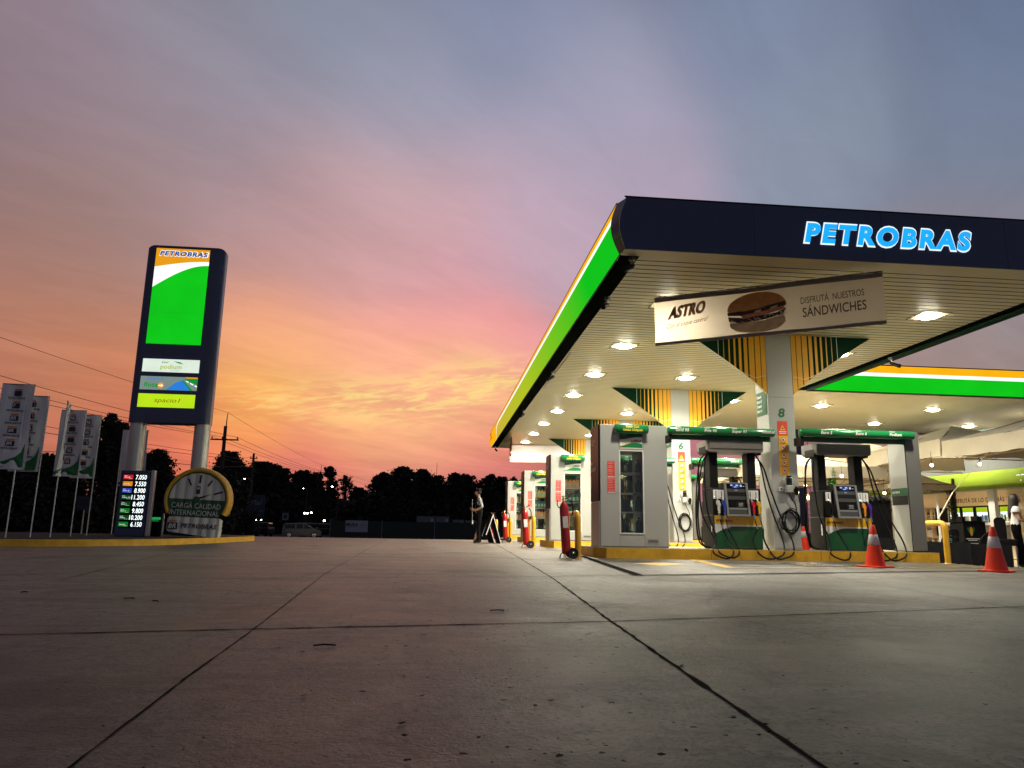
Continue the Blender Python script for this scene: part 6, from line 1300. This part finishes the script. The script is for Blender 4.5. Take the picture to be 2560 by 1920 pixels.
pole(-18.72, 65, 8.70, 'wooden utility pole with wide crossarm and tall rod, right of the sign tower', r=.17, arm=(7.52, -1.15, 1.21), spike=1.2)
pole(-23.6, 95, 9.09, 'plain slim utility pole right of the streetlamp, left of the billboard', r=.17, arm=(8.48, -.45, .5), ins=2)
pole(-20.8, 130, 9.4, 'small far utility pole with crossarm and rod beside the egg shaped tree', r=.16, arm=(9.23, -1.2, .9), spike=1.2)
pole(-15.1, 120, 8.13, 'far plain utility pole within the thin leaved tree', r=.22)
pole(-8.6, 150, 7.4, 'tiny far pole in the dip of the treeline', r=.10, arm=(7.1, -.5, .5), ins=2)
m_ = MB(); m_.tube([(-1.1, 180, -.9), (-1.1, 180, 15.6)], [.10, .05], 'pole_wood', 6); tag(m_.build('radio_mast'), 'thin distant mast rising above the middle of the treeline', 'mast')
t = thing('utility_pole', 'dark steel lattice ladder pole far behind the inflator on the nearest column', 'utility pole', (20.4, 40, 0)); b = MB(); b.box(-.25, .12, -.1, .1, 0, 8, 'navy'); b.build('shaft', t); b = MB()
for x in (.2, .42): b.tube([(x, 0, 0), (x, 0, 8)], .02, 'pole_wood', 5)
for i in range(26): b.tube([(.2, 0, .3 * i), (.42, 0, .3 * i)], .012, 'pole_wood', 5)
b.build('ladder', t)
def wire(pts, sag, lab, r=.016):
    m = MB()
    for a, b_ in zip(pts[:-1], pts[1:]): m.tube(hang(a, b_, sag, 16), r, 'wire', 5)
    tag(m.build('power_line'), lab, 'power line', 'power lines over the road')
P1 = (-18.62, 65, 9.88); a1 = (-19.75, 64.95, 7.78); a2 = (-18.95, 64.95, 7.76); a3 = (-17.63, 64.95, 7.74)
wire([(-27.6, 22, 10.6), P1, (-20.72, 130, 10.55), (-8.6, 150, 7.5)], .25, 'topmost power line, running over the sign tower to the tip of the rod', .014)
wire([(-25, 24, 8.05), a3, (-19.95, 130, 9.45), (-8.2, 150, 7.3)], .35, 'power line ending on the right end of the wide crossarm')
wire([(-25, 24, 7.25), a2, (-20.6, 130, 9.45)], .35, 'power line ending on the middle of the wide crossarm')
wire([(-25, 24, 6.85), a1, (-21.9, 130, 9.45)], .35, 'power line ending on the left end of the wide crossarm')
wire([(-28, 30, 6.4), (-18.8, 65, 6.2), (-23.6, 95, 8.8)], .3, 'lower cable passing behind the flags to the slim pole')
wire([(-28, 30, 6.0), (-18.8, 65, 5.95), (-23.6, 95, 8.3), (-15.1, 120, 7.6)], .35, 'lowest cable passing behind the flags and poles', .02)
wire([(-40, 55, 5.6), (-24, 55, 5.25), (-18.9, 62, 5.0), (-23.6, 95, 7.6)], .12, 'level cable with small couplers behind the flags and under the sign tower', .022)
cl_ = MB()
for x, y, z in ((-24.6, 55, 5.24), (-21.6, 58.3, 5.12), (-19.5, 61, 5.02)): cl_.lathe([(0, -.28), (.06, -.2), (.09, 0), (.06, .2), (0, .28)], (x, y, z), 'wire', 8); cl_.box(x - .25, x + .25, y - .02, y + .02, z - .03, z + .03, 'wire')
tag(cl_.build('cable_coupler'), 'three dark spacers strung along the level cable near the sign tower', 'cable fitting')

# ------------------------------------------------------------------ street lamps, vehicles and boards beyond the forecourt
def street_lamp(x, y, z, m, lab, arm=.8, rr=.085):
    t = thing('street_lamp', lab, 'street lamp', (x, y, -.9), 0, 'street lamps beyond the road'); H = z + .9
    p = MB(); p.tube([(arm, 0, 0), (arm, 0, H - .2), (arm * .6, 0, H + .1), (.15, 0, H + .12)], [.07, .05, .04, .03], 'pole_wood', 8); p.build('post', t)
    h = MB(); h.box(-.22, .22, -.12, .12, H + .06, H + .14, 'pole_wood', .02); h.build('lamp_housing', t); l = MB(); l.sphere((0, -.03, H + .03), rr, m, 8, (1.3, 1, .8)); l.build('lens', t)
street_lamp(-18.1, 70, 4.46, 'street_lamp', 'warm glowing street lamp right above the inflatable, left of the slim pole'); street_lamp(-14.36, 100, 5.39, 'street_lamp_white', 'small white street lamp under the egg shaped tree'); street_lamp(-16.3, 90, 4.6, 'street_lamp_white', 'faint street lamp in the dark trees right of the slim pole', .5, .04)
def van():
    t = thing('parked_van', 'silver van seen from the side on the road beyond the forecourt', 'van', (-13.5, 75, -.9), R(12))
    pr = [(-1.75, .28), (-1.8, .75), (-1.72, 1.22), (-1.55, 1.46), (.1, 1.50), (.45, 1.42), (1.15, .98), (1.75, .82), (1.9, .62), (1.88, .28)]
    b = MB(); b.prism(pr, XZ, -.82, .82, 'car_paint'); b.build('body', t)
    for nm, p in (('side_window', [(-1.58, .95), (-1.5, 1.36), (-.62, 1.40), (-.62, .95)]), ('side_window', [(-.5, .95), (-.5, 1.40), (.12, 1.40), (.12, .95)]), ('side_window', [(.22, .95), (.22, 1.38), (.45, 1.33), (.98, .98)])):
        w = MB(); w.prism(p, XZ, -.83, -.822, 'car_glass'); w.build(nm, t)
    w = MB(); w.poly([(.50, -.72, 1.415), (.50, .72, 1.415), (1.14, .74, 1.0), (1.14, -.74, 1.0)], 'car_glass'); w.v = [(a + .012, b_, c + .012) for a, b_, c in w.v]; w.build('windscreen', t)
    for x in (-1.15, 1.2):
        for y in (-.72, .72):
            w = MB(); w.lathe([(.12, -.1), (.30, -.1), (.32, -.08), (.32, .08), (.30, .1), (.12, .1)], (x, y, .32), 'tyre', 20, 'y'); w.lathe([(0, -.105), (.2, -.10)], (x, y, .32), 'steel', 14, 'y'); w.build('wheel', t)
van()
def lights(pts, r, m, lab, loc):
    t = thing('vehicle', lab, 'vehicle', loc); b = MB(); b.box(-.95, .95, .12, 3.2, .35, 1.0, 'black_plastic', .12); b.box(-.8, .8, .8, 2.8, 1.0, 1.5, 'car_glass', .15); b.build('body', t)
    for x in (-.7, .7):
        for y in (.6, 2.7): w = MB(); w.lathe([(0, -.1), (.3, -.1), (.3, .1), (0, .1)], (x, y, .3), 'tyre', 16, 'x'); w.build('wheel', t)
    for x, z in pts: q = MB(); q.sphere((x, .1, z), r, m, 8, (1, .6, .9)); q.build('headlight', t)
lights([(-.34, 2.5), (.34, 2.56), (-.05, 2.5)], .09, 'car_lamp', 'dark truck with two bright white lamps, above the silver van', (-13.85, 80, -.9)); lights([(0, 1.75)], .10, 'car_lamp', 'dark vehicle with one bright headlamp right of the silver van', (-11.5, 76, -.9)); lights([(-.25, 1.7), (.22, 1.7)], .06, 'car_lamp', 'dark vehicle with two dull lights below the billboard', (-17.65, 75, -.9))
t = thing('billboard', 'dim navy billboard with slanting pale script lettering right of the inflatable', 'billboard', (-17.4, 70, -.9)); b = MB(); b.box(-1.6, 1.35, 0, .12, 2.0, 3.95, 'board_navy', .01); b.build('board', t); b = MB(); b.text('Adonai', (-1.05, -.012, 3.05), .62, 'board_text', shear=.3, bold=.01, w=2.05); b.text('AAA', (-1.48, -.012, 2.55), .14, 'board_text', w=.5); b.text('BBB', (.75, -.012, 2.45), .14, 'board_text', w=.5); b.build('lettering', t)
for x in (-1.2, 1.0): b = MB(); b.tube([(x, .06, 0), (x, .06, 2.0)], .07, 'pole_wood', 8); b.build('post', t)
t = thing('traffic_sign', 'dim square sign on a post left of the silver van', 'sign', (-13.1, 65, -.9)); b = MB(); b.box(-.26, .26, -.02, .02, 1.7, 2.3, 'board_text', .006); b.disc((0, -.024, 2.0), .17, 'board_navy'); b.build('plate', t); b = MB(); b.tube([(0, .03, 0), (0, .03, 2.3)], .03, 'pole_wood', 8); b.build('post', t)
def hoarding():
    t = thing('site_fence', 'long dark green hoarding fence beyond the road, below the middle of the treeline', 'fence', (0, 72, -.9))
    x = -10.3
    for w_ in (4.85, 5.0, 4.0, 5.0, 5.0, 5.0, 5.0, 5.0, 5.0): b = MB(); b.box(x + .03, x + w_ - .03, 0, .05, .05, 1.80 - .02 * ((x * 3) % 2), 'fence_green'); b.box(x + .04, x + w_ - .04, -.01, -.001, .88, .92, 'board_navy'); b.build('fence_panel', t); p = MB(); p.box(x - .03, x + .03, -.04, .09, 0, 1.86, 'board_text'); p.build('post', t); x += w_
hoarding()
t = thing('notice_board', 'pale site board lettered MURA fixed to the dark green fence', 'sign board', (-7.83, 71.9, -.9)); b = MB(); b.box(-1.05, 1.05, 0, .06, .72, 1.80, 'board_white', .01); b.build('board', t); b = MB(); b.text('MURA', (-.98, -.012, 1.28), .27, 'ink_black', bold=.03, w=1.1); b.text('DESARROLLOS', (-.95, -.012, 1.16), .06, 'ink_black', w=1.0); 
for z in (1.45, 1.32, 1.19): b.box(.30, .85, -.011, -.001, z, z + .015, 'board_text')
for x in (.42, .58): b.box(x, x + .02, -.012, -.001, 1.1, 1.5, 'board_text')
b.build('lettering', t)
for x, w_, z1, z0, lab in ((-2.6, 2.05, 1.58, .2, 'dim grey site container above the dark green fence, left one'), (-.45, 1.55, 1.58, .2, 'dim grey site container with a pale window above the fence, next to the left one'), (1.5, 1.3, 1.25, .2, 'low grey container above the fence left of the attendant'), (2.95, 1.7, 1.2, .2, 'low grey container above the fence right behind the attendant')):
    t = thing('site_container', lab, 'container', (x, 85, -.9)); b = MB(); b.box(0, w_, 0, 2, 0, z1 + .9, 'container', .02); 
    for i in range(int(w_ / .16)): b.box(.05 + i * .16, .09 + i * .16, -.02, -.001, .1, z1 + .8, 'board_text')
    b.build('body', t); b = MB(); b.box(w_ - .45, w_ - .15, -.03, -.021, z1 + .3, z1 + .65, 'board_white'); b.build('window', t)
